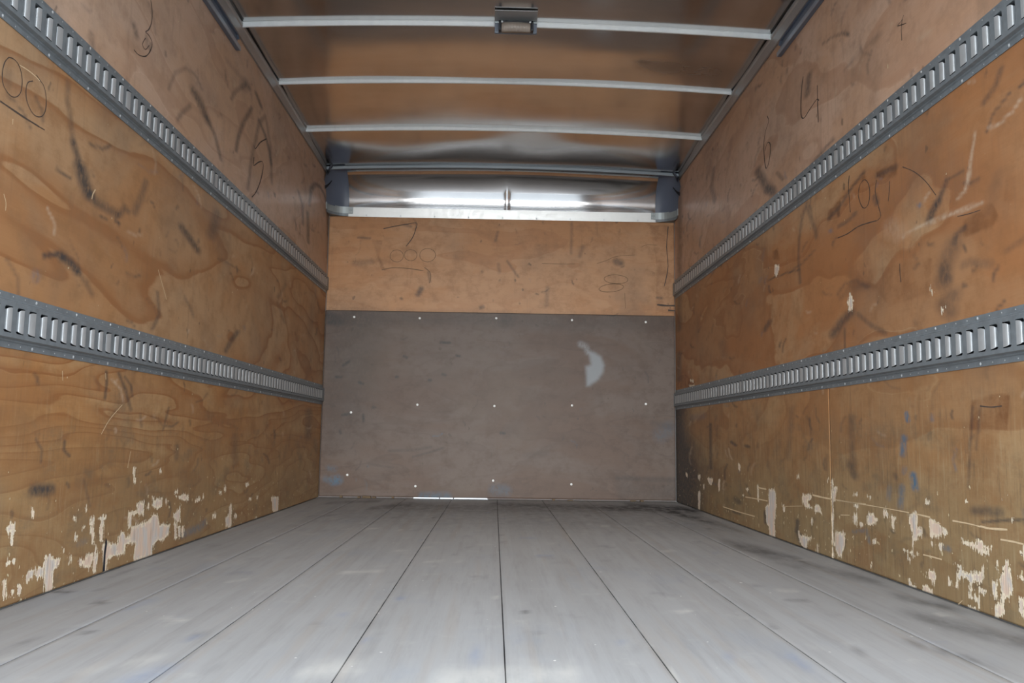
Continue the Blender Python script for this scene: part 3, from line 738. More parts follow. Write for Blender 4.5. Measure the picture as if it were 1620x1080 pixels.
def ribbon(mb, P, w_, place, lift, ku=1.0):
    P = [np.array(q, float) for q in P]
    # round the hand-drawn line (Catmull-Rom)
    if len(P) > 2:
        E_ = [2*P[0]-P[1]]+P+[2*P[-1]-P[-2]]; Qs = []
        for i in range(1, len(E_)-2):
            for t_ in (0, .33, .67):
                a, b, c, d = E_[i-1], E_[i], E_[i+1], E_[i+2]
                Qs.append(.5*((2*b)+(c-a)*t_+(2*a-5*b+4*c-d)*t_*t_+(3*b-a-3*c+d)*t_**3))
        P = Qs+[P[-1]]
    v = []; n = len(P)
    for i in range(n):
        d = P[min(i+1, n-1)]-P[max(i-1, 0)]; L = np.hypot(*d)+1e-9; nrm = np.array((-d[1], d[0]))/L
        k = w_*.5*(.75+.5*random.random())
        for s_ in (-1, 1):
            q = P[i]+s_*nrm*k*np.array((ku, 1.0)); v.append(place(np.array([q[0]]), np.array([q[1]]), np.array([-lift]))[0])
    mb.add(v, [(2*i, 2*i+1, 2*i+3, 2*i+2) for i in range(n-1)])
# ------------------------------------------------------------------ dimensions
XL, XR, XC = -1.1237, 1.1915, 0.034
YB, YF = 0.95, 5.604            # rear opening, face of the front wall
# ------------------------------------------------------------------ materials
WL_UP = plywood('plywood_upper', 'YZX', (.64, .48, .36), (.60, .41, .27), (.41, .25, .155), seed=2.1, rings=8, ring_amt=.5, gx=.5, gz=1.6)
WL_MID = plywood('plywood_left_middle', 'YZX', (.47, .31, .17), (.43, .235, .105), (.29, .125, .047), seed=5.3, rings=10, ring_amt=.78, gx=.5, gz=1.9)
WL_LOW = plywood('plywood_left_lower', 'YZX', (.48, .30, .14), (.44, .225, .083), (.27, .095, .028), seed=8.4, rings=17, ring_amt=.72, dirt=.55, gx=.42, gz=3.0)
WR_UP = plywood('plywood_right_upper', 'YZX', (.64, .455, .33), (.60, .385, .245), (.42, .24, .145), seed=11.2, rings=6, ring_amt=.4, gx=.6, gz=1.5)
WR_MID = plywood('plywood_right_middle', 'YZX', (.48, .31, .165), (.43, .21, .088), (.29, .115, .042), seed=14.9, rings=9, ring_amt=.65, gx=.6, gz=1.6, redness=.8)
WR_LOW = plywood('plywood_right_lower', 'YZX', (.45, .29, .145), (.42, .215, .088), (.27, .12, .047), seed=17.6, rings=8, ring_amt=.45, dirt=.75, gx=.6, gz=1.7, streak=.25)
WF_UP = plywood('plywood_front', 'XZY', (.57, .345, .185), (.53, .285, .13), (.42, .20, .085), seed=21.7, rings=5, ring_amt=.25, gx=1.2, gz=3.5, chips=False)
WF_LOW = plywood('worn_liner_board', 'XZY', (.155, .124, .104), (.136, .095, .072), (.085, .066, .055), seed=25.1, rings=6, ring_amt=.3, gx=1.3, gz=3.5, chips=False, streak=.08, redness=.3, rubc=(.36, .39, .42))
GALV = plain('galvanized_track', (.235, .265, .285), .5, .4, .30, 45, .1)
LIP = plain('bright_slot_lip', (.50, .52, .53), .45, .5, .12, 40)
RECESS_SHADE = plain('recess_shade', (.012, .014, .022), .8, 0, .2)  # near-black colour stands in for shade deep inside the slots
RIV = plain('zinc_rivet', (.60, .63, .65), .4, .4, .2, 90)
ALU = plain('milled_aluminium', (.74, .76, .755), .40, .5, .07, 30)
BOW = plain('galvanized_bow', (.86, .91, .94), .38, .1, .1, 30)
BOWD = plain('dull_bow', (.33, .38, .42), .5, .4, .1, 30)
RAIL = plain('dull_aluminium_rail', (.44, .445, .45), .45, .6, .15, 18)
SKIN = plain('body_skin', (.55, .56, .57), .5, 0, .05)
INK = plain('marker_ink', (.075, .055, .045), .7, 0, .3, 80)
PENCIL = plain('pencil_line', (.20, .12, .065), .7, 0, .3, 80)
PALE = plain('scratched_wood', (.66, .50, .31), .7, 0, .2, 80)
BLK = plain('black_plastic', (.012, .013, .018), .4, 0, .2)
STEEL = plain('blue_black_channel', (.16, .20, .27), .38, .4, .2, 25)
STEELB = plain('lit_channel_edge', (.34, .40, .48), .35, .4, .25, 25)  # lighter copy of the channel steel, paints its lit lower flange
CAP = plain('grey_corner_cap', (.12, .145, .20), .42, 0, .12, 8)
BRK = plain('corner_bracket_metal', (.42, .47, .48), .42, .5, .12, 20)
def lens_mat():
    t = NT('clear_ribbed_lens'); p, z = t.pos('XYZ'); wv = t.math('SINE', t.math('MULTIPLY', t.n('ShaderNodeSeparateXYZ', {0: p}).outputs[0], 900))
    return t.out(Base_Color=(.50, .43, .37), Roughness=.22, Normal=t.bump(wv, .25, .001), Transmission_Weight=.35)
LENS = lens_mat()
BRKT = plain('lamp_bracket_paint', (.20, .23, .28), .45, .2)
def roof_mat(name, base, rough):
    t = NT(name); p, z = t.pos('XYZ')
    n = t.noise(t.scl(p, (1.5, 4, 1)), 1, 5, .6); f = t.noise(t.scl(p, (14, 60, 1)), 1, 3, .6); b = t.noise(t.scl(p, (2.0, 1.6, 1), (7, 1, 0)), 1, 2, .5)
    c = t.mix(t.sm(n, .35, .7), tuple(a*.86 for a in base), base); c = t.mix(t.math('MULTIPLY', f, .18), c, tuple(a*.6 for a in base))
    c = t.mix(t.math('MULTIPLY', t.attr('dark'), .7, clamp=True), c, (.10, .085, .075))
    return t.out(Base_Color=c, Metallic=1.0, Roughness=t.math('MULTIPLY_ADD', n, .10, t.math('MULTIPLY_ADD', t.attr('dark'), .25, rough-.04)), Normal=t.bump(b, .10, .02))
ROOF = roof_mat('roof_sheet_aluminium', (.76, .755, .75), .15)
NOSE = roof_mat('nose_sheet_aluminium', (.66, .66, .67), .085)
def floor_mat():
    t = NT('worn_grey_floor_boards'); p, z = t.pos('XYZ')
    sx = t.n('ShaderNodeSeparateXYZ', {0: p}).outputs[0]
    strip = t.math('FLOOR', t.math('DIVIDE', sx, .0366)); wn = t.n('ShaderNodeTexWhiteNoise', noise_dimensions='1D'); t.set(wn.inputs['W'], strip)
    seg = t.noise(t.scl(p, (27.3, .9, 1)), 1, 1, .5)
    st = t.noise(t.scl(p, (36, 2.6, 1)), 1, 5, .7); bl = t.noise(t.scl(p, (2.2, .9, 1)), 1, 5, .6); fi = t.noise(t.scl(p, (260, 6, 1)), 1, 2, .6); cl = t.noise(t.scl(p, (5, 2.5, 1), (3, 9, 1)), 1, 4, .65)
    c = t.mix(bl, (.275, .273, .272), (.385, .383, .382))
    c = t.mix(t.math('MULTIPLY', wn.outputs[0], .16), c, (.20, .185, .17))
    c = t.mix(t.math('MULTIPLY', t.sm(st, .45, .72), .24), c, (.15, .14, .132))
    c = t.mix(t.math('MULTIPLY', fi, .16), c, (.14, .135, .13))
    c = t.mix(t.math('MULTIPLY', t.sm(cl, .52, .75), .22), c, (.21, .25, .31)); c = t.mix(t.math('MULTIPLY', t.sm(seg, .55, .75), .22), c, (.30, .245, .19))
    c = t.mix(t.math('MULTIPLY', t.sm(t.noise(t.scl(p, (9, 7, 1), (5, 5, 0)), 1, 5, .7), .56, .74), .35), c, (.40, .39, .37))
    dots = t.noise(t.scl(p, (55, 40, 1)), 1, 1, .5); c = t.mix(t.sm(dots, .785, .81), c, (.62, .61, .58))
    nb = t.noise(t.scl(p, (20, 8, 1)), 1, 4, .65); br = t.math('MULTIPLY_ADD', t.sm(nb, .3, .65), .7, .4)
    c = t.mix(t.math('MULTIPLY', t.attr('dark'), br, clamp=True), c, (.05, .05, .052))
    c = t.mix(t.math('MULTIPLY', t.attr('rub'), br, clamp=True), c, (.52, .50, .46)); c = t.mix(t.math('MULTIPLY', t.attr('blue'), br, clamp=True), c, (.16, .21, .32))
    t.b.inputs['Specular IOR Level'].default_value = .3
    return t.out(Base_Color=c, Roughness=.58, Normal=t.bump(fi, .15, .0008))
FLOOR = floor_mat()
ASPH = plain('asphalt', (.20, .20, .195), .9, 0, .25, 30, .4)
# ------------------------------------------------------------------ setting: walls
def ygrid(y0, y1, k=.0052):
    r_ = [y0]
    while r_[-1] < y1:
        y = r_[-1]; r_.append(y+(k*(max(y, 1.9)/2)**1.5 if y >= 1.75 else .06))
    r_[-1] = y1; return r_
def side(wallname, skin, x, sg, T, boards):
    # sg: +1 means the board's thickness runs towards +x
    wo = MB().box(min(x+sg*.016, x+sg*.045), max(x+sg*.016, x+sg*.045), YB, 5.74, -.10, 2.33).build(wallname, SKIN); wo['kind'] = 'structure'
    def place(U, V, d): return np.stack([x+sg*d, U, V], 1)
    for (y0, y1, z0, z1, mat, dz) in boards:
        nz = max(2, int(round((z1-z0)/dz)))
        pan = sheet('plywood_panel', ygrid(y0, y1), np.linspace(z0, z1, nz+1), place, T, mat, wo, .0125, mode='side')
        cl = lambda P: z0 < np.mean([q[1] for q in P]) < z1 and y0 < np.mean([q[0] for q in P]) < y1
        for P, w_, s_ in T['write']:
            if cl(P): mb = MB(); ribbon(mb, P, max(w_, .0020), place, .0006, max(1, P[0][0]/1.25)); mb.build('marker_writing', INK, pan)
        mb = MB()
        for P, w_, s_ in T['line']:
            if cl(P): ribbon(mb, P, w_, place, .0005, max(1, P[0][0]/1.4))
        if mb.v: mb.build('scratches', PALE, pan, 'stuff')
    return wo
ZA, ZB = .660, 1.392
def add_wear(T, n, seed, u0, u1, v0, v1, k=1.0):
    r_ = random.Random(seed)
    for i in range(n):
        u = u0+(u1-u0)*r_.random(); v = v0+(v1-v0)*r_.random(); L = .01+.07*r_.random()**2; a = r_.choice((1.57, 1.4, 1.8, .9, 2.2, .1))+r_.uniform(-.2, .2)
        P = [(u, v), (u+.5*L*math.cos(a)*k, v+.5*L*math.sin(a)), (u+L*math.cos(a+.3)*k, v+L*math.sin(a+.3))]
        q = r_.random()
        if q < .70: T['dark'].append((P, .002+.004*r_.random()**2, .15+.45*r_.random()**1.5))
        elif q < .92: T['rub'].append((P, .002+.002*r_.random(), .2+.4*r_.random()))
        else: T['blue'].append((P, .003+.003*r_.random(), .15+.25*r_.random()))
add_wear(MARKS['L'], 260, 3, 1.9, 5.5, .05, 2.05, 2.0); add_wear(MARKS['R'], 320, 4, 1.9, 5.5, .05, 2.05, 2.0); add_wear(MARKS['F'], 90, 5, -1.1, 1.15, .05, 1.82); MARKS['F']['rub'] = MARKS['F']['rub'][:1]
TL, TR, TF, TG = MARKS['L'], MARKS['R'], MARKS['F'], MARKS['G']
wl = side('wall_left', SKIN, XL, -1, TL, [(YB, 5.60, .002, ZA-.001, WL_LOW, .0045), (YB, 5.60, ZA+.001, ZB-.001, WL_MID, .009), (YB, 5.60, ZB+.001, 2.098, WL_UP, .010)])
wr = side('wall_right', SKIN, XR, 1, TR, [(YB, 3.0215, .002, ZA-.001, WR_LOW, .0045), (3.0245, 5.60, .002, ZA-.001, WR_LOW, .0045), (YB, 5.60, ZA+.001, ZB-.001, WR_MID, .008), (YB, 5.60, ZB+.001, 2.098, WR_UP, .010)])
# dark split at the foot of the left wall
mb = MB(); mb.add([(XL+.0012, y, z) for y, z in [(2.548, .004), (2.562, .004), (2.560, .05), (2.566, .085), (2.556, .10), (2.549, .06)]], [(0, 1, 2, 3, 4, 5)])
mb.build('split_crack', RECESS_SHADE, [c for c in wl.children][0])
# front wall
mb = MB()
mb.box(XL-.03, XR+.03, 5.625, 5.66, .008, 1.87); mb.box(XL-.03, -.515, 5.625, 5.66, -.10, .008); mb.box(-.03, XR+.03, 5.625, 5.66, -.10, .008); mb.box(XL-.03, XR+.03, 5.70, 5.74, 1.87, 2.33); mb.box(XL-.03, XR+.03, 5.625, 5.74, 1.862, 1.872)
wf = mb.build('wall_front', SKIN); wf['kind'] = 'structure'
def placeF(y):
    return lambda U, V, d: np.stack([U, y+d, V], 1)
fp = sheet('plywood_panel', np.linspace(XL+.003, XR-.003, 330), np.linspace(1.19, 1.851, 95), placeF(YF), TF, WF_UP, wf, .018)
for P, w_, s_ in TF['write']:
    mb = MB(); ribbon(mb, P, max(w_, .003), placeF(YF), .0006); mb.build('marker_writing', INK if w_ > .0047 else PENCIL, fp)
lp = sheet('liner_board', np.linspace(XL+.004, XR-.006, 330), np.linspace(.0085, 1.2165, 170), placeF(YF-.0125), TF, WF_LOW, wf, .012)
lp['label'] = 'greyish brown scuffed lower board with screws'
mb = MB()   # board's lower edge, broken out along the light gap
mb.box(XL+.004, -.512, YF-.0125, YF, .001, .0085); mb.box(-.035, XR-.006, YF-.0125, YF, .001, .0085); mb.box(-.512+.165, -.512+.172, YF-.0125, YF, .001, .0085); mb.box(-.512+.255, -.512+.262, YF-.0125, YF, .001, .0085)
mb.build('board_foot', WF_LOW, lp)
mb = MB()
for i in range(12):
    x = XL+.03+random.random()*.45 if i < 8 else .3+random.random()*.7
    mb.box(x, x+.01+random.random()*.03, YF-.03-random.random()*.02, YF-.0135, .001, .004+random.random()*.012)
mb.build('debris_crumbs', plain('brown_crumbs', (.14, .10, .06), .9), wf, 'stuff')
sm_ = None
for x, z in [(-.932, 1.173), (-.501, 1.172), (.003, 1.181), (.504, 1.177), (.994, 1.172), (-.931, .547), (-.502, .603), (0, .602), (.508, .614), (.993, .63), (-.941, .145), (-.501, .079), (0, .121), (.507, .104)]:
    if sm_ is None:
        mb = MB(); rr = [(0.0, -.0035), (.0045, -.003), (.0075, -.001), (.008, .0)]; v = [(0, -.0035, 0)]; f = []
        for k, (r_, d) in enumerate(rr[1:]):
            v += [(r_*math.cos(a*math.pi/4), d, r_*math.sin(a*math.pi/4)) for a in range(8)]
        f += [(0, 1+a, 1+(a+1) % 8) for a in range(8)]
        for k in range(2): f += [(1+k*8+a, 9+k*8+a, 9+k*8+(a+1) % 8, 1+k*8+(a+1) % 8) for a in range(8)]
        sm_ = mesh('screw', v, f, True); sm_.materials.append(plain('bright_screw', (.93, .94, .94), .5, 0, .03))
    o = link('screw', sm_, None, lp); o.location = (x, YF-.0126, z)
# ------------------------------------------------------------------ setting: floor
fl = MB().box(XL-.03, XR+.03, YB-.02, 5.70, -.10, -.0345).build('floor', SKIN); fl['kind'] = 'structure'
r_ = random.Random(11)
for i in range(170):
    u, v = r_.uniform(-1.05, 1.1), r_.uniform(1.5, 4.6); L = .01+.05*r_.random(); a = r_.choice((0, .3, -.4, 1.2)); q = r_.random()
    TG['rub' if q < .45 else 'dark' if q < .85 else 'blue'].append(([(u, v), (u+L*math.cos(a), v+L*2*math.sin(a))], .002+.003*r_.random(), .12+.35*r_.random()**2))
J = [XL+.0005, -.856, -.560, -.263, .027, .319, .610, .906, XR-.0005]
for i in range(8):
    h = -.0006-.0004*random.random()
    x0, x1 = J[i]+.0007, J[i+1]-.0007
    xs = np.concatenate([[x0, x0+.0012], np.linspace(x0+.012, x1-.012, 14), [x1-.0012, x1]])
    def place(U, V, d, h=h, x0=x0, x1=x1):
        e = np.minimum(U-x0, x1-U); return np.stack([U, V, h-d-np.where(e < .0008, .0012, 0.0)], 1)
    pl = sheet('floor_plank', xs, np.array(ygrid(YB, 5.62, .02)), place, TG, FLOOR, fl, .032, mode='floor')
    nv_ = len(pl.data.vertices); buf = np.zeros(nv_, np.float32); pl.data.attributes['dark'].data.foreach_get('value', buf)
    co_ = np.zeros(nv_*3, np.float32); pl.data.vertices.foreach_get('co', co_); co_ = co_.reshape(-1, 3)
    buf[(np.minimum(co_[:, 0]-x0, x1-co_[:, 0]) < .0011) | (co_[:, 2] < -.01)] = 1.0      # dirt packed into the joints
    pl.data.attributes['dark'].data.foreach_set('value', buf)
# ------------------------------------------------------------------ setting: ceiling, bows, nose
ZN, YN, RN = 1.912, 5.40, .256          # vertical reach
RY = .216          # nose curve: springs at z ZN, centre y YN
def crown(x): return .030*(1-((x-XC)/1.157)**2)
BY = [3.56, 4.18, 4.82, 5.445]
def roofz(x, y):
    x = np.asarray(x, float); y = np.asarray(y, float)
    z = np.interp(y, [.5, 3.56, 4.18, 4.82, 5.445], [2.235, 2.204, 2.203, 2.1925, 2.167])-.030*((x-XC)/1.157)**2
    s_ = np.zeros_like(y)
    for a, b, dep, ph in ((2.3, 3.56, .004, 0), (3.56, 4.18, .006, .4), (4.18, 4.82, .005, 1.1), (4.82, 5.445, .007, 2.2)):
        t_ = np.clip((y-a)/(b-a), 0, 1); q = (y >= a) & (y <= b)
        s_ = np.where(q, -dep*np.sin(math.pi*t_)*(1+.5*np.sin(2.1*x+ph)), s_)
    wav = np.where((y > 3.6) & (y < 5.44), .0016*np.sin(5.2*x+2*y)*np.sin(7*(y-3.56)), 0)
    buck = np.where((y > 4.82) & (y < 5.445), .0045*np.sin(math.pi*np.clip((y-4.82)/.625, 0, 1))*np.sin(4.4*x+1.3)+.003*np.sin(2*math.pi*np.clip((y-4.82)/.625, 0, 1))*np.sin(7.7*x), 0)
    return z+s_+wav+buck
TC = {'dark': [([(.80, 3.93), (1.02, 3.95)], .13, .42), ([(.70, 3.90), (.80, 3.93)], .06, .35), ([(.665, 3.87), (.70, 3.88)], .02, .5)], 'blue': [], 'rub': [], 'stain': [], 'chip': []}
ce = sheet('ceiling', np.linspace(XL+.001, XR-.001, 90), np.concatenate([np.linspace(YB, 3.0, 18), np.linspace(3.04, YN, 150)]),
           lambda U, V, d: np.stack([U, V, roofz(U, V)+d], 1), TC, ROOF, None, .06)
ce['kind'] = 'structure'; ce.data.polygons.foreach_set('use_smooth', [True]*len(ce.data.polygons))
ro = MB().box(XL-.045, XR+.045, YB, 5.74, 2.33, 2.35).build('roof', SKIN); ro['kind'] = 'structure'
NX0, NX1 = XC-1.03, XC+1.03
zt = ZN+RN
def nose_pt(x, a):
    n_ = 2.27; ca, sa = math.cos(a), math.sin(a)                 # a superellipse: flat foot, tighter shoulder
    y = YN+RY*ca**(2/n_) if ca > 1e-6 else YN; hz = RN*sa**(2/n_) if sa > 1e-6 else 0.0
    z = ZN+hz*(1-.11*((x-XC)/1.157)**2)
    k = math.exp(-abs(x-.062)/.055)*.0085*min(1, max(0, (.21-hz)/.08)) + .0012*math.sin(5*x+a*2)*math.sin(2*a)  # invented crease in the middle, shaped to split the bright reflection
    return (x, y-k*ca, z-k*sa)
mb = MB(); xs = sorted(set([round(q, 4) for q in np.linspace(NX0, NX1, 60)]+[.062+d for d in (-.09, -.06, -.04, -.025, -.015, -.007, 0, .007, .015, .025, .04, .06, .09)]))
NA = 28
mb.sweep(lambda i: [nose_pt(xs[i], math.pi/2*j/NA) for j in range(NA+1)], len(xs))
no = mb.build('nose_sheet', NOSE, ce, None, True); no['label'] = 'polished curved sheet rolling down from roof to front wall'
# corner caps: rounded octants closing the nose at both sides
for sg, x0 in ((-1, NX0), (1, NX1)):
    rx = (XR+.012-NX1) if sg > 0 else (NX0-XL+.012)
    mb = MB(); n = 12
    mb.sweep(lambda i: [(x0+sg*rx*math.sin(math.pi/2*i/n)*(.35+.65*math.cos(math.pi/2*j/n)), YN+RY*math.cos(math.pi/2*i/n)*math.cos(math.pi/2*j/n), ZN+RN*math.sin(math.pi/2*j/n)*.985) for j in range(n+1)], n+1)
    c = mb.build('corner_cap', CAP, ce, None, True); c['label'] = 'blue grey moulded cap in the rounded %s front corner' % ('left' if sg < 0 else 'right')
    # sealant tear lines in the cap
    mb = MB(); a0 = .95
    for (t0, t1, f0, f1) in ((1.0, .62, .22, .42), (1.0, .85, .5, .75)):
        pts = []
        for q in range(7):
            k = q/6; th = (t0+(t1-t0)*k)*math.pi/2; ph = (f0+(f1-f0)*k*k)*math.pi/2; e = .965
            wv = .004+.012*(1-k)
            for dd in (-wv, wv):
                pts.append((x0+sg*rx*e*math.sin(th)*(.35+.65*math.cos(ph)), YN+RY*e*math.cos(th)*math.cos(ph), ZN+RN*.985*e*math.sin(ph)+dd))
        mb.add(pts, [(2*i, 2*i+1, 2*i+3, 2*i+2) for i in range(6)])
    mb.build('sealant', BLK, c)
# ------------------------------------------------------------------ trims: top rails along both walls, rear frame
for nm, x, sg in (('trim_1', XL, 1), ('trim_2', XR, -1)):
    mb = MB()
    pr = [(x-sg*.012, 2.100), (x+sg*.007, 2.100), (x+sg*.007, 2.112), (x+sg*.004, 2.116), (x+sg*.004, 2.150), (x+sg*.009, 2.156), (x+sg*.009, 2.168), (x+sg*.002, 2.174), (x+sg*.002, 2.30), (x-sg*.012, 2.30)]
    ys = [YB, 2, 3, 4, 5, 5.45]
    mb.sweep(lambda i: [(a, ys[i], b) for a, b in pr], len(ys), True)
    o = mb.build(nm, RAIL); o['kind'] = 'structure'
mb = MB(); mb.box(XL-.05, XL+.145, YB-.06, YB-.001, -.10, 2.35); mb.box(XR-.145, XR+.05, YB-.06, YB-.001, -.10, 2.35); mb.box(XL+.145, XR-.145, YB-.06, YB-.001, 2.12, 2.35); mb.box(XL+.145, XR-.145, YB-.06, YB-.021, -.10, -.004)
o = mb.build('trim_3', RAIL); o['kind'] = 'structure'
g = MB().box(-40, 40, -40, 60, -1.15, -1.10).build('ground', ASPH); g['kind'] = 'structure'
# ------------------------------------------------------------------ roof bows
BL = ['galvanized roof bow nearest the rear door, carrying the dome lamp', 'galvanized roof bow second from the rear, between two orange tinted roof bays', 'galvanized roof bow third from the rear, just behind the buckled shiny bay', 'dull blue grey roof bow at the front, above the curved nose sheet']
for i, y in enumerate(BY):
    mb = MB(); n = 24; zo = (2.182, 2.186, 2.173, 2.148)[i]
    lo, hi = zo-.030, 0
    def prof(k, y=y, lo=lo, hi=hi):
        x = XL+.006+(XR-XL-.012)*k/n; c = crown(x); hi = float(roofz(np.array([x]), np.array([y]))[0])-c-.0012
        return [(x, y-.018, hi-.0015+c), (x, y-.013, hi-.0015+c), (x, y-.012, lo+.002+c), (x, y-.010, lo+c), (x, y-.004, lo+c), (x, y-.002, lo+.002+c), (x, y-.002, hi-.003+c), (x, y+.020, hi-.003+c), (x, y+.020, hi+.0005+c), (x, y-.018, hi+.0008+c)]
    mb.sweep(prof, n+1, True)
    o = mb.build('roof_bow', BOW if i < 3 else BOWD); tag(o, BL[i], 'roof bow', 'roof bows across the ceiling')
# ------------------------------------------------------------------ front rail strip with corner brackets
fr = bpy.data.objects.new('front_rail', None); COL.objects.link(fr); fr.location = (XC, YF+.02, 1.853)
tag(fr, 'bright aluminium strip between curved nose sheet and front plywood, with bent corner brackets', 'rail')
def at0(o, root): o.parent = root; o.matrix_parent_inverse = Matrix.Translation(-Vector(root.location)); return o
mb = MB(); mb.sweep(lambda i: [((NX0-.005, NX1+.005)[i], YF+.0085, 1.8535), ((NX0-.005, NX1+.005)[i], YF+.0015, 1.916), ((NX0-.005, NX1+.005)[i], YF+.014, 1.917), ((NX0-.005, NX1+.005)[i], YF+.016, 1.8535)], 2, True)
at0(mb.build('rail_strip', ALU), fr)
mb = MB()
for x in np.linspace(NX0+.12, NX1-.12, 9): mb.box(x-.004, x+.004, YF-.002, YF+.002, 1.858, 1.866)
o = at0(mb.build('rivets', RIV, None, 'stuff'), fr)
for sg, x0 in ((-1, NX0), (1, NX1)):
    rx = (XR-.004-NX1) if sg > 0 else (NX0-XL-.004); ry = .115
    mb = MB(); n = 10
    def prof(i):
        if i == 0: cx, cy, nx, ny = x0-sg*.03, YF-.001, 0, 1
        else:
            a = math.pi/2*(i-1)/n; cx, cy = x0+sg*rx*math.sin(a), YF-.001-ry*(1-math.cos(a)); nx, ny = sg*math.sin(a), math.cos(a)
        return [(cx, cy, 1.872), (cx, cy, 1.917), (cx+nx*.006, cy+ny*.006, 1.917), (cx+nx*.006, cy+ny*.006, 1.872)]
    mb.sweep(prof, n+2, True)
    b = at0(mb.build('corner_bracket', BRK), fr)
    mb = MB(); v = [(x0+sg*rx*math.sin(math.pi/2*i/n), YF-.003-ry*(1-math.cos(math.pi/2*i/n)), z) for z in (1.8535, 1.8715) for i in range(n+1)]
    v += [(x0+sg*rx, YF-.002, 1.8535), (x0+sg*rx, YF-.002, 1.8715)]
    f = [(i, i+1, n+2+i, n+1+i) for i in range(n)]+[tuple(range(n+1))+(2*n+2,), tuple(range(n+1, 2*n+2))+(2*n+3,)]
    mb.add(v, f); at0(mb.build('bracket_underside', GALV), fr)
    mb = MB()
    for dx in (-.022, -.010): 
        for dz in (1.882, 1.907): mb.box(x0+sg*dx-.003, x0+sg*dx+.003, YF-.004, YF-.0012, dz-.003, dz+.003)
    at0(mb.build('bracket_rivets', RIV, None, 'stuff'), fr)
# ------------------------------------------------------------------ dome lamp on the first bow
dl = bpy.data.objects.new('dome_lamp', None); COL.objects.link(dl); dl.location = (.065, 3.53, 2.20)
tag(dl, 'small rectangular dome lamp with black bezel hung on the nearest roof bow', 'lamp')
at0(MB().box(-.026, .157, 3.5305, 3.545, 2.144, 2.197, .003).build('mounting_bracket', BRKT), dl)
at0(MB().box(-.026, .157, 3.435, 3.530, 2.1955, 2.1985, .001).build('mounting_flange', RAIL), dl)
at0(MB().box(-.026, .157, 3.522, 3.530, 2.186, 2.194, .002).build('bracket_lip', BRK), dl)
mb = MB(); mb.box(-.008, .141, 3.500, 3.530, 2.178, 2.186, .002); mb.box(-.008, .002, 3.500, 3.530, 2.143, 2.186, .002); mb.box(.131, .141, 3.500, 3.530, 2.143, 2.186, .002); mb.box(-.006, .139, 3.522, 3.530, 2.145, 2.186)
at0(mb.build('bezel', BLK), dl)
mb = MB(); n = 8
mb.sweep(lambda k: [(.004+.125*k/n, 3.519, 2.181), (.004+.125*k/n, 3.505-.006*math.sin(math.pi*k/n), 2.178), (.004+.125*k/n, 3.501-.008*math.sin(math.pi*k/n), 2.160), (.004+.125*k/n, 3.507-.006*math.sin(math.pi*k/n), 2.141), (.004+.125*k/n, 3.519, 2.138)], n+1, True)
at0(mb.build('lens', LENS, None, None, True), dl)
for x in (.006, .127):
    at0(MB().box(x-.004, x+.004, 3.498, 3.504, 2.176, 2.184, .002).build('lens_screw', RIV), dl)
# ------------------------------------------------------------------ cargo tracks (slotted) on the walls
PITCH = .0508
def track_meshes():
    # one track in local coords: x = off the wall (0 at the wall face, + into the room), y along, z about the centre
    pass
NSL = 101
Y0T = .99
LIPM = {}
def lip_mesh(sg, wide):
    """rolled edge inside a slot, on its far side, facing the rear door"""
    key = (sg, wide)
    if key in LIPM: return LIPM[key]
    n = 6; W_ = .0225 if wide else .0152; v = []; f = []
    for k in range(n+1):
        a = math.pi/2*k/n; y = .031-W_*math.sin(a); x = .0155-.0042*(1-math.cos(a)); hz = .0278-.0045*(k/n)**2
        v += [(sg*x, y, -hz), (sg*x, y, hz)]
    v += [(sg*.0030, .031-W_+.001, -.0232), (sg*.0030, .031-W_+.001, .0232)]
    f = [(2*k, 2*k+1, 2*k+3, 2*k+2) for k in range(n+1)]
    me = mesh('slot_lip', v, f, True); me.materials.append(LIP); LIPM[key] = me; return me
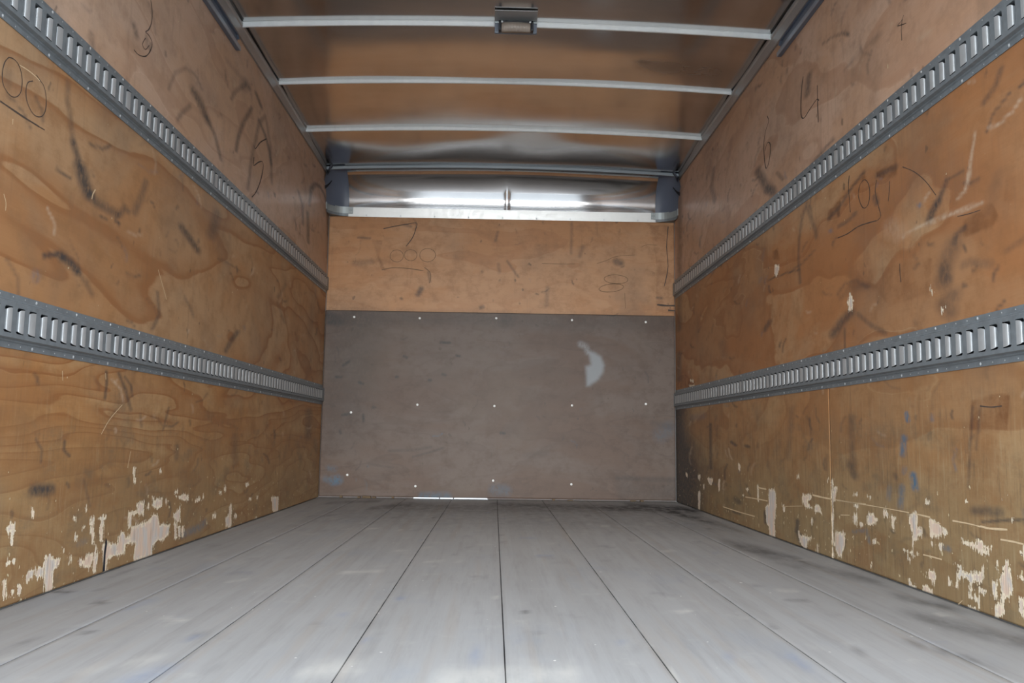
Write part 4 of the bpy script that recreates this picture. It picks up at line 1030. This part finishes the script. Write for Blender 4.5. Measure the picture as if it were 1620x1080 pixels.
def track(x, sg, zc, phase, label):
    """sg: +1 track on the left wall (faces +x). phase: y of one wide slot's centre."""
    root = bpy.data.objects.new('cargo_track', None); COL.objects.link(root); root.location = (x, YB, zc)
    tag(root, label, 'cargo track', 'slotted tracks along the walls')
    y0 = phase-.0155-PITCH*8*round((phase-Y0T)/(PITCH*8)-.5)
    k0 = int(math.floor((y0-Y0T)/PITCH)); y0 -= k0*PITCH; kk = -k0
    ns = int((5.585-y0)/PITCH)
    P = lambda off, y, z: (x+sg*off, y, zc+z)
    H = .0635; fo = .0022; ro_ = .0155
    mb = MB()
    prof = [(-H, .0006), (-H, fo), (-.0500, fo), (-.0475, .006), (-.0440, .006), (-.0405, ro_), (-.0325, ro_)]
    ys = [YB+.02]+[y0+PITCH*i for i in range(ns+1)]+[5.592]
    # flanges and shoulders, top and bottom
    for s_ in (-1, 1):
        n = len(prof); v = [P(o_, y, -s_*zz*-1 if s_ > 0 else zz) for y in ys for zz, o_ in [((-a if s_ > 0 else a), b) for a, b in prof]] if False else [P(b, y, (a if s_ < 0 else -a)) for y in ys for a, b in prof]
        f = [(i*n+j, i*n+j+1, (i+1)*n+j+1, (i+1)*n+j) for i in range(len(ys)-1) for j in range(n-1)]
        mb.add(v, f)
    # raised face with slots: bars between holes
    zz = .0325; hz = .0302; ch = .004
    e = [YB+.02]
    for i in range(ns):
        ya = y0+PITCH*i; yb = ya+.031
        # bar before the hole
        mb.add([P(ro_, e[-1], -zz), P(ro_, e[-1], zz), P(ro_, ya, zz), P(ro_, ya, -zz)], [(0, 1, 2, 3)])
        # strips above and below the hole with cut corners
        for s_ in (-1, 1):
            mb.add([P(ro_, ya, s_*zz), P(ro_, yb, s_*zz), P(ro_, yb, s_*hz), P(ro_, ya+ch, s_*hz), P(ro_, ya, s_*(hz-ch))], [(0, 1, 2, 3, 4)])
            mb.add([P(ro_, ya+ch, s_*hz), P(ro_, yb, s_*hz), P(.002, yb, s_*hz), P(.002, ya+ch, s_*hz)], [(0, 1, 2, 3)])
        mb.add([P(ro_, ya, -(hz-ch)), P(ro_, ya, hz-ch), P(.004, ya-.008, hz-ch), P(.004, ya-.008, -(hz-ch))], [(0, 1, 2, 3)])
        e.append(yb)
    mb.add([P(ro_, e[-1], -zz), P(ro_, e[-1], zz), P(ro_, 5.592, zz), P(ro_, 5.592, -zz)], [(0, 1, 2, 3)])
    at0(mb.build('track_rail', GALV), root)
    mb = MB(); mb.add([P(.0012, y, z) for y in (YB+.02, 5.592) for z in (-.043, .043)], [(0, 1, 3, 2)])
    for y in (YB+.02, 5.592): mb.add([P(o_, y, z) for z, o_ in ((-.0405, .001), (-.0405, ro_-.0005), (.0405, ro_-.0005), (.0405, .001))], [(0, 1, 2, 3)])
    at0(mb.build('slot_shade', RECESS_SHADE), root)  # flat dark strip paints the shade behind the slots
    for i in range(ns):
        wide = (i+kk) % 8 == 0
        o = link('slot_lip', lip_mesh(sg, wide), None, root)
        o.matrix_parent_inverse = Matrix.Translation(-Vector(root.location)); o.location = (x, y0+PITCH*i, zc)
    mb = MB(); rnd = random.Random(int(zc*100))
    for i in range(ns):
        for z in (-.0565, .0565):
            big = i % 4 == 1; r_ = .0055 if big else .0032; yy = y0+PITCH*i+.02*(rnd.random()-.5)*.3; h_ = .0045 if big else .003
            v = [P(h_, yy, z)]+[P(fo-.0005, yy+r_*math.cos(a*math.pi/3), z+r_*math.sin(a*math.pi/3)) for a in range(6)]
            mb.add(v, [(0, 1+a, 1+(a+1) % 6) for a in range(6)])
    at0(mb.build('rivet_row', RIV, None, 'stuff'), root)
    return root
track(XL, 1, .659, 2.050, 'galvanized slotted cargo track, lower one on the left plywood wall')
track(XL, 1, 1.3915, 2.075, 'galvanized slotted cargo track, upper one on the left plywood wall')
track(XR, -1, .659, 2.029, 'galvanized slotted cargo track, lower one on the right plywood wall')
track(XR, -1, 1.3915, 2.053, 'galvanized slotted cargo track, upper one on the right plywood wall')
# ------------------------------------------------------------------ roll-up door guide channels
for x, sg, sd, ye in ((XL, 1, 'left', 3.50), (XR, -1, 'right', 3.44)):
    root = bpy.data.objects.new('door_channel', None); COL.objects.link(root); root.location = (x, 2.0, 2.05)
    tag(root, 'dark steel roller door channel ending high on the %s wall' % sd, 'door channel', 'roller door channels under the roof')
    mb = MB(); za, zb = 2.022, 2.086
    ys = [YB+.03, 2.0, ye-.02, ye]
    def prof(i):
        y = ys[i]; cut = .012 if i == 3 else 0
        return [(x+sg*.001, y, za), (x+sg*.017, y, za), (x+sg*.017, y, za+.003), (x+sg*.004, y, za+.003), (x+sg*.004, y, zb-.003-cut), (x+sg*.013, y, zb-.003-cut), (x+sg*.013, y, zb-cut), (x+sg*.001, y, zb-cut)]
    mb.sweep(prof, 4, True); at0(mb.build('channel_rail', STEEL), root)
    mb = MB(); mb.sweep(lambda i: [(x+sg*.0172, ys[i], za-.001), (x+sg*.0205, ys[i], za-.001), (x+sg*.0205, ys[i], za+.017), (x+sg*.0172, ys[i], za+.017)], 4, True)
    at0(mb.build('channel_edge', STEELB), root)
